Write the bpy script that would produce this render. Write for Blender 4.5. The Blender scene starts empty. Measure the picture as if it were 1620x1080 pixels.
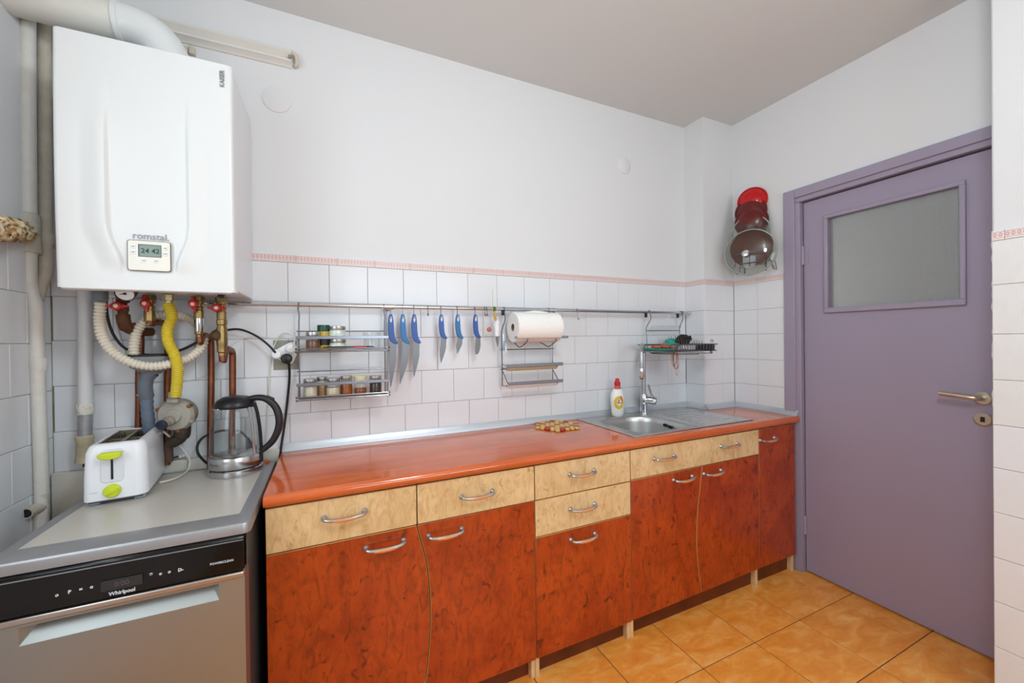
import bpy, math, random
import numpy as np
from mathutils import Vector, Matrix, Euler
random.seed(7)
SC = bpy.context.scene
COL = SC.collection
V = Vector
# ------------------------------------------------------------------ camera
CX, CY, CZ, YAW, PIT, ROL, FPX = 0.82444, -1.81725, 1.28099, 0.43216, -0.0051, -0.01215, 631.045
CPOS = V((CX, CY, CZ))
FW = V((math.sin(YAW)*math.cos(PIT), math.cos(YAW)*math.cos(PIT), math.sin(PIT)))
RT0 = V((math.cos(YAW), -math.sin(YAW), 0)); UP0 = RT0.cross(FW)
RT = RT0*math.cos(ROL)+UP0*math.sin(ROL); UP = -RT0*math.sin(ROL)+UP0*math.cos(ROL)
cd = bpy.data.cameras.new('camera'); cam = bpy.data.objects.new('camera', cd); COL.objects.link(cam)
cd.sensor_width = 36.0; cd.lens = 36.0*FPX/1620.0; cd.clip_start = 0.02
cam.matrix_world = Matrix((( RT.x, UP.x, -FW.x, CX), (RT.y, UP.y, -FW.y, CY), (RT.z, UP.z, -FW.z, CZ), (0, 0, 0, 1)))
SC.camera = cam
# measured sight lines of the survey photograph, used to place things at their known depth
def ray(u, v): return FW+RT*((u-810)/FPX)-UP*((v-540)/FPX)
def wx(u, v, x): d = ray(u, v); return CPOS+d*((x-CX)/d.x)
def wy(u, v, y): d = ray(u, v); return CPOS+d*((y-CY)/d.y)
def wz(u, v, z): d = ray(u, v); return CPOS+d*((z-CZ)/d.z)
# ------------------------------------------------------------------ light and exposure
SC.view_settings.view_transform = 'Standard'
try: SC.view_settings.look = 'None'
except Exception: pass
SC.view_settings.gamma = 1.0
SC.view_settings.use_curve_mapping = False
SC.view_settings.exposure = 0.0
SC.cycles.use_denoising = True
SC.cycles.max_bounces = 10; SC.cycles.transparent_max_bounces = 12; SC.cycles.transmission_bounces = 10
SC.cycles.caustics_reflective = False; SC.cycles.caustics_refractive = False
SC.cycles.sample_clamp_indirect = 6.0
W = bpy.data.worlds.new('sky'); SC.world = W; W.use_nodes = True
bg = W.node_tree.nodes['Background']; bg.inputs[0].default_value = (.80, .89, 1, 1); bg.inputs[1].default_value = 1.2
def area(name, loc, target, sx, sy, power, col):
    l = bpy.data.lights.new(name, 'AREA'); l.shape = 'RECTANGLE'; l.size = sx; l.size_y = sy; l.energy = power; l.color = col
    o = bpy.data.objects.new(name, l); COL.objects.link(o); o.location = loc
    o.rotation_euler = (V(target)-V(loc)).to_track_quat('-Z', 'Y').to_euler(); return o
WIN_Y0, WIN_Y1, WIN_Z0, WIN_Z1 = -2.0, -.78, 0.95, 2.25
area('daylight', (-.16, (WIN_Y0+WIN_Y1)/2, (WIN_Z0+WIN_Z1)/2), (2, (WIN_Y0+WIN_Y1)/2, 1.45), 1.1, 1.25, 12.5, (.83, .95, 1.0))
FILL_X0, FILL_X1 = .95, 2.65
area('fill_front', ((FILL_X0+FILL_X1)/2, -3.57, 1.55), ((FILL_X0+FILL_X1)/2, 0, 1.0), FILL_X1-FILL_X0-.1, 1.25, 20, (.83, .95, 1.0))  # added fill light behind the camera, brightens fronts, floor and left wall
# ------------------------------------------------------------------ materials
MATS = {}
def s2l(c): return tuple(((x/255)/12.92 if x/255 <= .04045 else ((x/255+.055)/1.055)**2.4) for x in c)
def mat(name, rgb, rough=.5, metal=0., bump=0., bscale=40., vary=0., vscale=6., coat=0., trans=0., ior=1.45, emit=None, estr=1.):
    if name in MATS: return MATS[name]
    m = bpy.data.materials.new(name); m.use_nodes = True; MATS[name] = m
    nt = m.node_tree; b = nt.nodes['Principled BSDF']; c = s2l(rgb)+(1,)
    b.inputs['Base Color'].default_value = c; b.inputs['Roughness'].default_value = rough; b.inputs['Metallic'].default_value = metal
    b.inputs['IOR'].default_value = ior
    if coat: b.inputs['Coat Weight'].default_value = coat; b.inputs['Coat Roughness'].default_value = .05
    if trans: b.inputs['Transmission Weight'].default_value = trans
    if emit: b.inputs['Emission Color'].default_value = s2l(emit)+(1,); b.inputs['Emission Strength'].default_value = estr
    tc = nt.nodes.new('ShaderNodeTexCoord')
    if vary:
        n = nt.nodes.new('ShaderNodeTexNoise'); n.inputs['Scale'].default_value = vscale; n.inputs['Detail'].default_value = 5
        nt.links.new(tc.outputs['Object'], n.inputs['Vector'])
        r = nt.nodes.new('ShaderNodeValToRGB'); r.color_ramp.elements[0].position = .3; r.color_ramp.elements[1].position = .7
        r.color_ramp.elements[0].color = tuple(x*(1-vary) for x in c[:3])+(1,); r.color_ramp.elements[1].color = tuple(min(1, x*(1+vary)) for x in c[:3])+(1,)
        nt.links.new(n.outputs['Fac'], r.inputs['Fac']); nt.links.new(r.outputs['Color'], b.inputs['Base Color'])
    if bump:
        n = nt.nodes.new('ShaderNodeTexNoise'); n.inputs['Scale'].default_value = bscale; n.inputs['Detail'].default_value = 4
        nt.links.new(tc.outputs['Object'], n.inputs['Vector'])
        bp = nt.nodes.new('ShaderNodeBump'); bp.inputs['Strength'].default_value = bump; bp.inputs['Distance'].default_value = .01
        nt.links.new(n.outputs['Fac'], bp.inputs['Height']); nt.links.new(bp.outputs['Normal'], b.inputs['Normal'])
    return m
def burl(name, c0, c1, c2, scale, rough, seed, dark=.62, coat=.3):
    m = bpy.data.materials.new(name); m.use_nodes = True; nt = m.node_tree; b = nt.nodes['Principled BSDF']; L = nt.links.new
    tc = nt.nodes.new('ShaderNodeTexCoord'); oi = nt.nodes.new('ShaderNodeObjectInfo'); sc = nt.nodes.new('ShaderNodeVectorMath'); sc.operation = 'SCALE'; sc.inputs[0].default_value = (7, 3, 5); L(oi.outputs['Random'], sc.inputs['Scale'])
    mp = nt.nodes.new('ShaderNodeVectorMath'); mp.operation = 'ADD'; L(tc.outputs['Object'], mp.inputs[0]); L(sc.outputs[0], mp.inputs[1])
    def noise(scl, det, dist, stretch, rgh=.55):
        q = nt.nodes.new('ShaderNodeMapping'); q.inputs['Scale'].default_value = stretch; q.inputs['Location'].default_value = (seed, seed*.7, seed*1.3); L(mp.outputs[0], q.inputs['Vector'])
        n = nt.nodes.new('ShaderNodeTexNoise'); n.inputs['Scale'].default_value = scl; n.inputs['Detail'].default_value = det; n.inputs['Distortion'].default_value = dist; n.inputs['Roughness'].default_value = rgh; L(q.outputs[0], n.inputs['Vector']); return n.outputs['Fac']
    def ramp(f, p0, p1, ca, cb):
        r = nt.nodes.new('ShaderNodeValToRGB'); e = r.color_ramp.elements; e[0].position = p0; e[0].color = ca; e[1].position = p1; e[1].color = cb; L(f, r.inputs['Fac']); return r.outputs['Color']
    def mix(f, ca, cb):
        x = nt.nodes.new('ShaderNodeMix'); x.data_type = 'RGBA'; L(f, x.inputs[0]); L(ca, x.inputs[6])
        if isinstance(cb, tuple): x.inputs[7].default_value = cb
        else: L(cb, x.inputs[7])
        return x.outputs[2]
    base = ramp(noise(scale, 6, 1.1, (1, 1, .75), .6), .32, .68, s2l(c1)+(1,), s2l(c0)+(1,))
    streak = ramp(noise(scale*2.2, 6, 2.0, (2.0, 1, .8), .65), .46, .70, (0, 0, 0, 1), (.62, .62, .62, 1))
    fleck = ramp(noise(scale*5.5, 2, .9, (1, 1, .8)), dark-.05, dark+.08, (0, 0, 0, 1), (.85, .85, .85, 1))
    L(mix(fleck, mix(streak, base, s2l(c2)+(1,)), s2l(c2)+(1,)), b.inputs['Base Color'])
    b.inputs['Roughness'].default_value = rough; b.inputs['Coat Weight'].default_value = coat; b.inputs['Coat Roughness'].default_value = .12
    MATS[name] = m; return m
PAINT = mat('wall_paint', (224, 225, 227), .75, bump=.12, bscale=9)
CEIL = mat('ceiling_paint', (218, 219, 218), .85, bump=.08, bscale=6)
GROUT = mat('grout', (176, 170, 160), .9, vary=.15, vscale=5)
TILE = mat('white_wall_tile', (229, 231, 235), .13, bump=.035, bscale=14)
TILEB = mat('painted_tile', (226, 226, 226), .3, bump=.25, bscale=22)
LILAC = mat('lilac_paint', (158, 148, 168), .38, bump=.1, bscale=7)
CHROME = mat('chrome', (205, 207, 210), .12, 1)
WIRE = mat('chrome_wire', (128, 130, 135), .22, 1)
STEELBAR = mat('steel_bar', (138, 142, 150), .25, 1)
STEEL = mat('steel', (190, 188, 186), .30, 1, bump=.02, bscale=90)
SINKM = mat('sink_steel', (200, 200, 198), .36, 1)
ALU = mat('aluminium_strip', (196, 202, 208), .33, .55)
WHITEP = mat('white_plastic', (238, 239, 243), .22)
WHITEM = mat('white_enamel', (227, 229, 229), .28)
PIPEP = mat('white_pipe_paint', (222, 220, 214), .42, bump=.25, bscale=45, vary=.05, vscale=20)
PIPED = mat('old_pipe_paint', (203, 196, 180), .5, bump=.35, bscale=50, vary=.1, vscale=25)
BLACKP = mat('black_plastic', (26, 26, 29), .32)
BLACKG = mat('black_gloss', (9, 9, 11), .08)
RUBBER = mat('black_cable', (22, 22, 24), .5)
CABLEW = mat('white_cable', (220, 216, 206), .45)
COPPER = mat('copper', (128, 78, 56), .38, .8, vary=.25, vscale=18)
BRASS = mat('brass', (150, 126, 82), .38, .9, vary=.3, vscale=25)
RUST = mat('rusty_iron', (96, 62, 42), .75, .3, bump=.5, bscale=70, vary=.35, vscale=30)
REDM = mat('red_valve_paint', (178, 28, 36), .35)
GREYP = mat('grey_plastic', (106, 114, 124), .5)
GREYM = mat('cast_grey_metal', (158, 152, 140), .5, .25, bump=.1, bscale=60, vary=.12, vscale=14)
YELLOW = mat('yellow_hose', (212, 190, 52), .4)
CREAMH = mat('cream_hose', (224, 216, 200), .45)
GLASS = mat('clear_glass', (250, 252, 252), .01, trans=1, ior=1.12)
JARGLASS = mat('jar_glass', (246, 248, 246), .02, trans=1, ior=1.15)
LIME = mat('lime_plastic', (205, 218, 44), .35)
BLUEH = mat('blue_handle', (36, 82, 158), .3)
TEALH = mat('teal_blue_handle', (34, 104, 166), .3)
BLADE = mat('blade_steel', (112, 112, 115), .34, .9)
PAPER = mat('paper_roll', (246, 244, 240), .9, bump=.2, bscale=120)
CARD = mat('cardboard', (150, 128, 88), .9)
BEIGE = mat('beige', (206, 184, 142), .7)
EDGE = mat('pale_edge_banding', (196, 150, 92), .5)
PALEW = mat('pale_wood', (222, 188, 138), .6, vary=.1, vscale=20)
PLINTH = mat('dark_plinth', (98, 44, 24), .3, vary=.3, vscale=9)
RED = mat('red_enamel', (190, 20, 24), .12)
DRED = mat('dark_red_enamel', (98, 30, 28), .2)
BROWN = mat('brown_enamel', (96, 46, 34), .2)
REDBURL = burl('red_burl', (186, 74, 22), (154, 50, 12), (86, 28, 11), 6.0, .28, 3.1, .66, .08)
LIGHTBURL = burl('light_burl', (232, 202, 154), (216, 181, 130), (184, 138, 86), 7.0, .35, 8.7, .68, .15)
def worktop_mat():
    m = bpy.data.materials.new('orange_laminate'); m.use_nodes = True; nt = m.node_tree; b = nt.nodes['Principled BSDF']; L = nt.links.new
    tc = nt.nodes.new('ShaderNodeTexCoord'); mp = nt.nodes.new('ShaderNodeMapping'); mp.inputs['Scale'].default_value = (1.2, 7, 7); L(tc.outputs['Object'], mp.inputs['Vector'])
    n = nt.nodes.new('ShaderNodeTexNoise'); n.inputs['Scale'].default_value = 2.2; n.inputs['Detail'].default_value = 6; n.inputs['Distortion'].default_value = .8; L(mp.outputs[0], n.inputs['Vector'])
    r = nt.nodes.new('ShaderNodeValToRGB'); e = r.color_ramp.elements; e[0].position = .3; e[0].color = s2l((190, 82, 32))+(1,); e[1].position = .7; e[1].color = s2l((216, 106, 48))+(1,)
    L(n.outputs['Fac'], r.inputs['Fac']); L(r.outputs['Color'], b.inputs['Base Color']); b.inputs['Roughness'].default_value = .14; b.inputs['Coat Weight'].default_value = .6; b.inputs['Coat Roughness'].default_value = .04
    return m
WORKTOP = worktop_mat()
def floor_mat():
    m = bpy.data.materials.new('ochre_floor_tile'); m.use_nodes = True; nt = m.node_tree; b = nt.nodes['Principled BSDF']; L = nt.links.new
    tc = nt.nodes.new('ShaderNodeTexCoord'); oi = nt.nodes.new('ShaderNodeObjectInfo'); ad = nt.nodes.new('ShaderNodeVectorMath'); ad.operation = 'ADD'
    sc = nt.nodes.new('ShaderNodeVectorMath'); sc.operation = 'SCALE'; sc.inputs[0].default_value = (17, 31, 9); L(oi.outputs['Random'], sc.inputs['Scale'])
    L(tc.outputs['Object'], ad.inputs[0]); L(sc.outputs[0], ad.inputs[1])
    mp = nt.nodes.new('ShaderNodeMapping'); mp.inputs['Rotation'].default_value = (0, 0, .6); mp.inputs['Scale'].default_value = (5, 11, 5); L(ad.outputs[0], mp.inputs['Vector'])
    n = nt.nodes.new('ShaderNodeTexNoise'); n.inputs['Scale'].default_value = 1.7; n.inputs['Detail'].default_value = 6; n.inputs['Distortion'].default_value = .7; n.inputs['Roughness'].default_value = .6; L(mp.outputs[0], n.inputs['Vector'])
    r = nt.nodes.new('ShaderNodeValToRGB'); e = r.color_ramp.elements; e[0].position = .28; e[0].color = s2l((228, 134, 44))+(1,); e[1].position = .72; e[1].color = s2l((250, 190, 112))+(1,)
    x = e.new(.52); x.color = s2l((242, 160, 68))+(1,)
    L(n.outputs['Fac'], r.inputs['Fac']); L(r.outputs['Color'], b.inputs['Base Color']); b.inputs['Roughness'].default_value = .28
    return m
FTILE = floor_mat()
FGROUT = mat('floor_grout', (96, 74, 54), .9)
def border_mat(axis):
    m = bpy.data.materials.new('pink_border_tile'); m.use_nodes = True; nt = m.node_tree; b = nt.nodes['Principled BSDF']; L = nt.links.new
    tc = nt.nodes.new('ShaderNodeTexCoord'); sp = nt.nodes.new('ShaderNodeSeparateXYZ'); L(tc.outputs['Object'], sp.inputs[0])
    def M(op, a, bb=None, c=None):
        n = nt.nodes.new('ShaderNodeMath'); n.operation = op
        for i, q in enumerate((a, bb, c)):
            if q is None: continue
            if isinstance(q, (int, float)): n.inputs[i].default_value = q
            else: L(q, n.inputs[i])
        return n.outputs[0]
    u = M('FRACT', M('MULTIPLY', M('ADD', sp.outputs[axis], .0745), 12/.149)); z = sp.outputs[2]
    inband = M('MULTIPLY', M('GREATER_THAN', z, -.0095), M('LESS_THAN', z, .0105))
    du = M('MULTIPLY', M('SUBTRACT', u, .5), .0124)
    dz = M('SUBTRACT', z, .001)
    rr = M('SQRT', M('ADD', M('POWER', du, 2.), M('POWER', M('MULTIPLY', dz, .62), 2.)))
    ring = M('MULTIPLY', M('GREATER_THAN', rr, .0019), M('LESS_THAN', rr, .0046))
    dot = M('LESS_THAN', rr, .0009)
    line = M('LESS_THAN', M('ABSOLUTE', M('SUBTRACT', M('ABSOLUTE', M('SUBTRACT', z, .0005)), .0100)), .0011)
    fac = M('MINIMUM', M('ADD', M('MULTIPLY', inband, M('MAXIMUM', ring, dot)), line), 1.)
    mx = nt.nodes.new('ShaderNodeMix'); mx.data_type = 'RGBA'; L(M('MULTIPLY', inband, .9), mx.inputs[0]); mx.inputs[6].default_value = s2l((234, 230, 227))+(1,); mx.inputs[7].default_value = s2l((232, 216, 213))+(1,)
    my = nt.nodes.new('ShaderNodeMix'); my.data_type = 'RGBA'; L(fac, my.inputs[0]); L(mx.outputs[2], my.inputs[6]); my.inputs[7].default_value = s2l((209, 170, 169))+(1,)
    L(my.outputs[2], b.inputs['Base Color']); b.inputs['Roughness'].default_value = .25
    return m
BORD_X, BORD_Y = border_mat(0), border_mat(1)
def ribbed_glass():
    m = bpy.data.materials.new('ribbed_glass'); m.use_nodes = True; nt = m.node_tree; b = nt.nodes['Principled BSDF']; L = nt.links.new
    b.inputs['Base Color'].default_value = s2l((212, 211, 208))+(1,); b.inputs['Roughness'].default_value = .32; b.inputs['Transmission Weight'].default_value = .75; b.inputs['IOR'].default_value = 1.3
    tc = nt.nodes.new('ShaderNodeTexCoord'); mp = nt.nodes.new('ShaderNodeMapping'); mp.inputs['Scale'].default_value = (1, 150, 150); L(tc.outputs['Object'], mp.inputs['Vector'])
    ck = nt.nodes.new('ShaderNodeTexVoronoi'); ck.inputs['Scale'].default_value = 1.; ck.inputs['Randomness'].default_value = .12; L(mp.outputs[0], ck.inputs['Vector'])
    bp = nt.nodes.new('ShaderNodeBump'); bp.inputs['Strength'].default_value = .6; bp.inputs['Distance'].default_value = .003; L(ck.outputs['Distance'], bp.inputs['Height']); L(bp.outputs['Normal'], b.inputs['Normal'])
    return m
RIBGLASS = ribbed_glass()
def thin_glass(name, tint, refl=1.):
    m = bpy.data.materials.new(name); m.use_nodes = True; nt = m.node_tree; L = nt.links.new; nt.nodes.remove(nt.nodes['Principled BSDF'])
    t = nt.nodes.new('ShaderNodeBsdfTransparent'); t.inputs[0].default_value = tint+(1,); g = nt.nodes.new('ShaderNodeBsdfGlossy'); g.inputs['Roughness'].default_value = .03
    f = nt.nodes.new('ShaderNodeLayerWeight'); f.inputs[0].default_value = .5; pw_ = nt.nodes.new('ShaderNodeMath'); pw_.operation = 'POWER'; pw_.inputs[1].default_value = 4.; L(f.outputs['Facing'], pw_.inputs[0]); k = nt.nodes.new('ShaderNodeMath'); k.operation = 'MULTIPLY_ADD'; k.inputs[1].default_value = .55*refl; k.inputs[2].default_value = .035*refl; L(pw_.outputs[0], k.inputs[0])
    x = nt.nodes.new('ShaderNodeMixShader'); L(k.outputs[0], x.inputs[0]); L(t.outputs[0], x.inputs[1]); L(g.outputs[0], x.inputs[2]); L(x.outputs[0], nt.nodes['Material Output'].inputs[0]); MATS[name] = m; return m
GLASS = thin_glass('thin_clear_glass', (.95, .965, .965)); JARGLASS = thin_glass('thin_jar_glass', (.96, .97, .96), .8); LIDG = thin_glass('thin_lid_glass', (.90, .945, .925))
# ------------------------------------------------------------------ mesh building
class MB:
    def __init__(s): s.v = []; s.f = []; s.m = []
    def add(s, vs, fs, mi=0):
        o = len(s.v); s.v += [tuple(q) for q in vs]; s.f += [tuple(i+o for i in f) for f in fs]; s.m += [mi]*len(fs); return s
    def box(s, a, b, mi=0):
        x0, y0, z0 = a; x1, y1, z1 = b
        return s.add([(x0, y0, z0), (x1, y0, z0), (x1, y1, z0), (x0, y1, z0), (x0, y0, z1), (x1, y0, z1), (x1, y1, z1), (x0, y1, z1)],
              [(0, 3, 2, 1), (4, 5, 6, 7), (0, 1, 5, 4), (1, 2, 6, 5), (2, 3, 7, 6), (3, 0, 4, 7)], mi)
    def obox(s, c, ax, ay, az, mi=0):
        c, ax, ay, az = V(c), V(ax), V(ay), V(az); vs = [c+ax*i+ay*j+az*k for k in (-1, 1) for i, j in ((-1, -1), (1, -1), (1, 1), (-1, 1))]
        return s.add(vs, [(0, 3, 2, 1), (4, 5, 6, 7), (0, 1, 5, 4), (1, 2, 6, 5), (2, 3, 7, 6), (3, 0, 4, 7)], mi)
    def tube(s, pts, r, seg=10, caps=True, mi=0, closed=False):
        pts = [V(p) for p in pts]; n = len(pts); rs = r if isinstance(r, (list, tuple)) else [r]*n
        T = []
        for i in range(n):
            if closed: t = pts[(i+1) % n]-pts[i-1]
            else: t = pts[min(i+1, n-1)]-pts[max(i-1, 0)]
            T.append(t.normalized() if t.length > 1e-9 else V((0, 0, 1)))
        ref = V((0, 0, 1)) if abs(T[0].z) < .9 else V((1, 0, 0))
        nn = (ref-T[0]*ref.dot(T[0])).normalized(); vs = []
        for i in range(n):
            nn = (nn-T[i]*nn.dot(T[i])).normalized(); bb = T[i].cross(nn)
            for k in range(seg):
                a = 2*math.pi*k/seg; vs.append(pts[i]+(nn*math.cos(a)+bb*math.sin(a))*rs[i])
        fs = []
        for i in range(n if closed else n-1):
            j = (i+1) % n
            for k in range(seg): fs.append((i*seg+k, i*seg+(k+1) % seg, j*seg+(k+1) % seg, j*seg+k))
        if caps and not closed: fs.append(tuple(range(seg-1, -1, -1))); fs.append(tuple((n-1)*seg+k for k in range(seg)))
        return s.add(vs, fs, mi)
    def cyl(s, a, b, r, r2=None, seg=20, mi=0): return s.tube([a, b], [r, r if r2 is None else r2], seg, True, mi)
    def lathe(s, prof, c=(0, 0, 0), ax=(0, 0, 1), seg=28, mi=0, caps=True, sx=1., sy=1.):
        c = V(c); w = V(ax).normalized(); ref = V((1, 0, 0)) if abs(w.x) < .9 else V((0, 0, 1)); u = (ref-w*ref.dot(w)).normalized(); q = w.cross(u); vs = []
        for (r, h) in prof:
            for k in range(seg):
                a = 2*math.pi*k/seg; vs.append(c+w*h+(u*math.cos(a)*sx+q*math.sin(a)*sy)*max(r, 1e-5))
        fs = [(i*seg+k, i*seg+(k+1) % seg, (i+1)*seg+(k+1) % seg, (i+1)*seg+k) for i in range(len(prof)-1) for k in range(seg)]
        if caps: fs.append(tuple(range(seg-1, -1, -1))); fs.append(tuple((len(prof)-1)*seg+k for k in range(seg)))
        return s.add(vs, fs, mi)
    def prism(s, poly, o, u, w, d, mi=0, side=None):
        o, u, w, d = V(o), V(u), V(w), V(d); n = len(poly); vs = [o+u*a+w*b for a, b in poly]+[o+u*a+w*b+d for a, b in poly]
        s.add(vs, [tuple(range(n)), tuple(range(2*n-1, n-1, -1))], mi)
        k = len(s.v)-2*n; s.f += [tuple(k+i for i in (i0, n+i0, n+(i0+1) % n, (i0+1) % n)) for i0 in range(n)]; s.m += [mi if side is None else side]*n
        return s
    def ball(s, c, r, seg=16, mi=0):
        rx, ry, rz = r if isinstance(r, (tuple, list)) else (r, r, r); m = seg//2
        prof = [(math.sin(math.pi*i/m), -math.cos(math.pi*i/m)) for i in range(m+1)]; vs = []
        for (a, h) in prof:
            for k in range(seg): t = 2*math.pi*k/seg; vs.append((c[0]+rx*a*math.cos(t), c[1]+ry*a*math.sin(t), c[2]+rz*h))
        return s.add(vs, [(i*seg+k, i*seg+(k+1) % seg, (i+1)*seg+(k+1) % seg, (i+1)*seg+k) for i in range(m) for k in range(seg)], mi)
    def grid(s, f, nu, nv, mi=0):
        vs = [f(i/nu, j/nv) for j in range(nv+1) for i in range(nu+1)]
        return s.add(vs, [(j*(nu+1)+i, j*(nu+1)+i+1, (j+1)*(nu+1)+i+1, (j+1)*(nu+1)+i) for j in range(nv) for i in range(nu)], mi)
    def mesh(s, name, mats, off=(0, 0, 0), smooth=True, ang=35):
        me = bpy.data.meshes.new(name); o = V(off); me.from_pydata([V(q)-o for q in s.v], [], s.f)
        for mm in (mats if isinstance(mats, (list, tuple)) else [mats]): me.materials.append(mm)
        me.polygons.foreach_set('material_index', s.m)
        if smooth:
            me.polygons.foreach_set('use_smooth', [True]*len(s.f)); me.set_sharp_from_angle(angle=math.radians(ang))
        me.update(); return me
def spline(pts, n=8, closed=False):
    P = [V(p) for p in pts]; out = []; N = len(P)
    for i in range(N if closed else N-1):
        if closed: a, b, c, d = P[i-1], P[i], P[(i+1) % N], P[(i+2) % N]
        else: a, b, c, d = P[max(i-1, 0)], P[i], P[i+1], P[min(i+2, N-1)]
        for k in range(n):
            t = k/n; out.append(.5*((2*b)+(c-a)*t+(2*a-5*b+4*c-d)*t*t+(3*b-a-3*c+d)*t**3))
    if not closed: out.append(P[-1])
    return out
def rootof(o):
    while o.parent: o = o.parent
    return o
def absloc(o):
    l = V((0, 0, 0))
    while o: l += o.location; o = o.parent
    return l
def obj(name, mb, m, parent=None, loc=None, bevel=0., seg=2, label=None, smooth=True, kind=None, ang=35):
    """ one mesh object; vertices are given in world coordinates (or in the parent's own frame if that parent is turned) """
    if parent is not None: off = V((0, 0, 0)) if rootof(parent).get('_local') else absloc(parent)
    elif loc is not None: off = V(loc)
    else:
        a = np.array([tuple(q) for q in mb.v]); off = V(((a[:, 0].min()+a[:, 0].max())/2, (a[:, 1].min()+a[:, 1].max())/2, a[:, 2].min()))
    o = bpy.data.objects.new(name, mb.mesh(name, m, off, smooth, ang)); COL.objects.link(o)
    if parent is not None: o.parent = parent
    else: o.location = off
    if bevel:
        b = o.modifiers.new('bevel', 'BEVEL'); b.width = bevel; b.segments = seg; b.limit_method = 'ANGLE'; b.angle_limit = math.radians(40); b.use_clamp_overlap = True
    if label: o['label'] = label
    if kind: o['kind'] = kind
    return o
def thing(name, label, cat, loc, group=None, rz=None):
    o = bpy.data.objects.new(name, None); COL.objects.link(o); o.location = loc; o['label'] = label; o['category'] = cat; o.empty_display_size = .05
    if group: o['group'] = group
    if rz is not None: o.rotation_euler = (0, 0, rz); o['_local'] = 1
    return o
def tag(o, label, cat, group=None):
    o['label'] = label; o['category'] = cat
    if group: o['group'] = group
    return o
def structure(name, loc=(0, 0, 0)):
    o = bpy.data.objects.new(name, None); COL.objects.link(o); o.location = loc; o['kind'] = 'structure'; return o
def text_mesh(txt, size, o, u, w, bold=0., shear=0., align='CENTER', depth=.0003):
    """ flat lettering: o = anchor, u = reading direction, w = up """
    c = bpy.data.curves.new('lettering', 'FONT'); c.body = txt; c.size = size; c.align_x = align; c.align_y = 'CENTER'; c.offset = bold; c.shear = shear; c.resolution_u = 3; c.extrude = depth
    t = bpy.data.objects.new('lettering', c); COL.objects.link(t)
    me = bpy.data.meshes.new_from_object(t.evaluated_get(bpy.context.evaluated_depsgraph_get()))
    o, u, w = V(o), V(u).normalized(), V(w).normalized(); q = u.cross(w); mb = MB()
    mb.add([o+u*v.co.x+w*v.co.y+q*(v.co.z+depth) for v in me.vertices], [tuple(p.vertices) for p in me.polygons])
    bpy.data.objects.remove(t); bpy.data.curves.remove(c); bpy.data.meshes.remove(me); return mb
UX, UY, UZ = V((1, 0, 0)), V((0, 1, 0)), V((0, 0, 1))
# ------------------------------------------------------------------ room shell
XR, XC, DP, ZC, FZ = 3.1234, 2.8644, .1383, 2.5916, .012
XD = 3.145
YB = -3.6; XN = 2.866; YN = -1.272
fl = obj('floor', MB().box((-.12, YB-.1, -.1), (3.5, .1, FZ-.003)), FGROUT, loc=(0, 0, 0), kind='structure')
obj('ceiling', MB().box((-.12, YB-.1, ZC), (3.5, .1, ZC+.1)), CEIL, loc=(0, 0, ZC), kind='structure')
wb = obj('wall_back', MB().box((-.12, 0, 0), (3.4, .12, ZC)), PAINT, loc=(0, 0, 0), kind='structure')
wl = MB()
wl.box((-.12, WIN_Y1, 0), (0, 0, ZC)); wl.box((-.12, YB, 0), (0, WIN_Y0, ZC)); wl.box((-.12, WIN_Y0, 0), (0, WIN_Y1, WIN_Z0)); wl.box((-.12, WIN_Y0, WIN_Z1), (0, WIN_Y1, ZC))
wl = obj('wall_left', wl, PAINT, loc=(0, 0, 0), kind='structure')
wf = MB(); wf.box((-.12, YB-.12, 0), (FILL_X0, YB, ZC)); wf.box((FILL_X1, YB-.12, 0), (3.4, YB, ZC)); wf.box((FILL_X0, YB-.12, 0), (FILL_X1, YB, .9)); wf.box((FILL_X0, YB-.12, 2.2), (FILL_X1, YB, ZC))  # opening added for the front fill light
obj('wall_front', wf, PAINT, loc=(0, YB, 0), kind='structure')
wp = obj('wall_pillar', MB().box((XC, -DP, 0), (XR+.01, .01, ZC)), PAINT, loc=(XC, 0, 0), kind='structure')
wr = MB()
wr.box((XR, -.47, 0), (XR+.16, .05, ZC)); wr.box((XR, YN-.3, 2.04), (XR+.16, -.47, ZC))
wr = obj('wall_right', wr, PAINT, loc=(XR, 0, 0), kind='structure')
wn = MB().box((XN, YB, 0), (XR+.16, YN, ZC))
wn = obj('wall_near', wn, PAINT, loc=(XN, YN, 0), kind='structure', bevel=.006)
wn2 = obj('grout_bed', MB().box((XN-.0008, -2.2, 0), (XN+.02, YN-.002, 1.60)), mat('pale_grout', (205, 198, 188), .9), wn)
obj('wall_hall', MB().box((4.2, -2.2, 0), (4.3, .6, ZC)), mat('hall_paint', (150, 152, 150), .8), loc=(4.2, 0, 0), kind='structure')
# window in the left wall beside the camera
w1 = structure('window_1', (-.06, (WIN_Y0+WIN_Y1)/2, WIN_Z0))
fr = MB(); a, b_, c_, d_ = WIN_Y0, WIN_Y1, WIN_Z0, WIN_Z1
fr.box((-.09, a, c_), (-.03, a+.06, d_)); fr.box((-.09, b_-.06, c_), (-.03, b_, d_)); fr.box((-.09, a+.06, c_), (-.03, b_-.06, c_+.06)); fr.box((-.09, a+.06, d_-.06), (-.03, b_-.06, d_)); fr.box((-.09, (a+b_)/2-.035, c_+.06), (-.03, (a+b_)/2+.035, d_-.06))
obj('window_frame', fr, WHITEP, w1, bevel=.004)
obj('window_sill', MB().box((-.1, a-.03, c_-.03), (.06, b_+.03, c_)), WHITEP, w1, bevel=.004)
w2 = structure('fill_window', ((FILL_X0+FILL_X1)/2, YB-.06, .9)); fr = MB(); a, b_, c_, d_ = FILL_X0, FILL_X1, .9, 2.2  # unseen window and frame added around the front fill light
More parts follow.
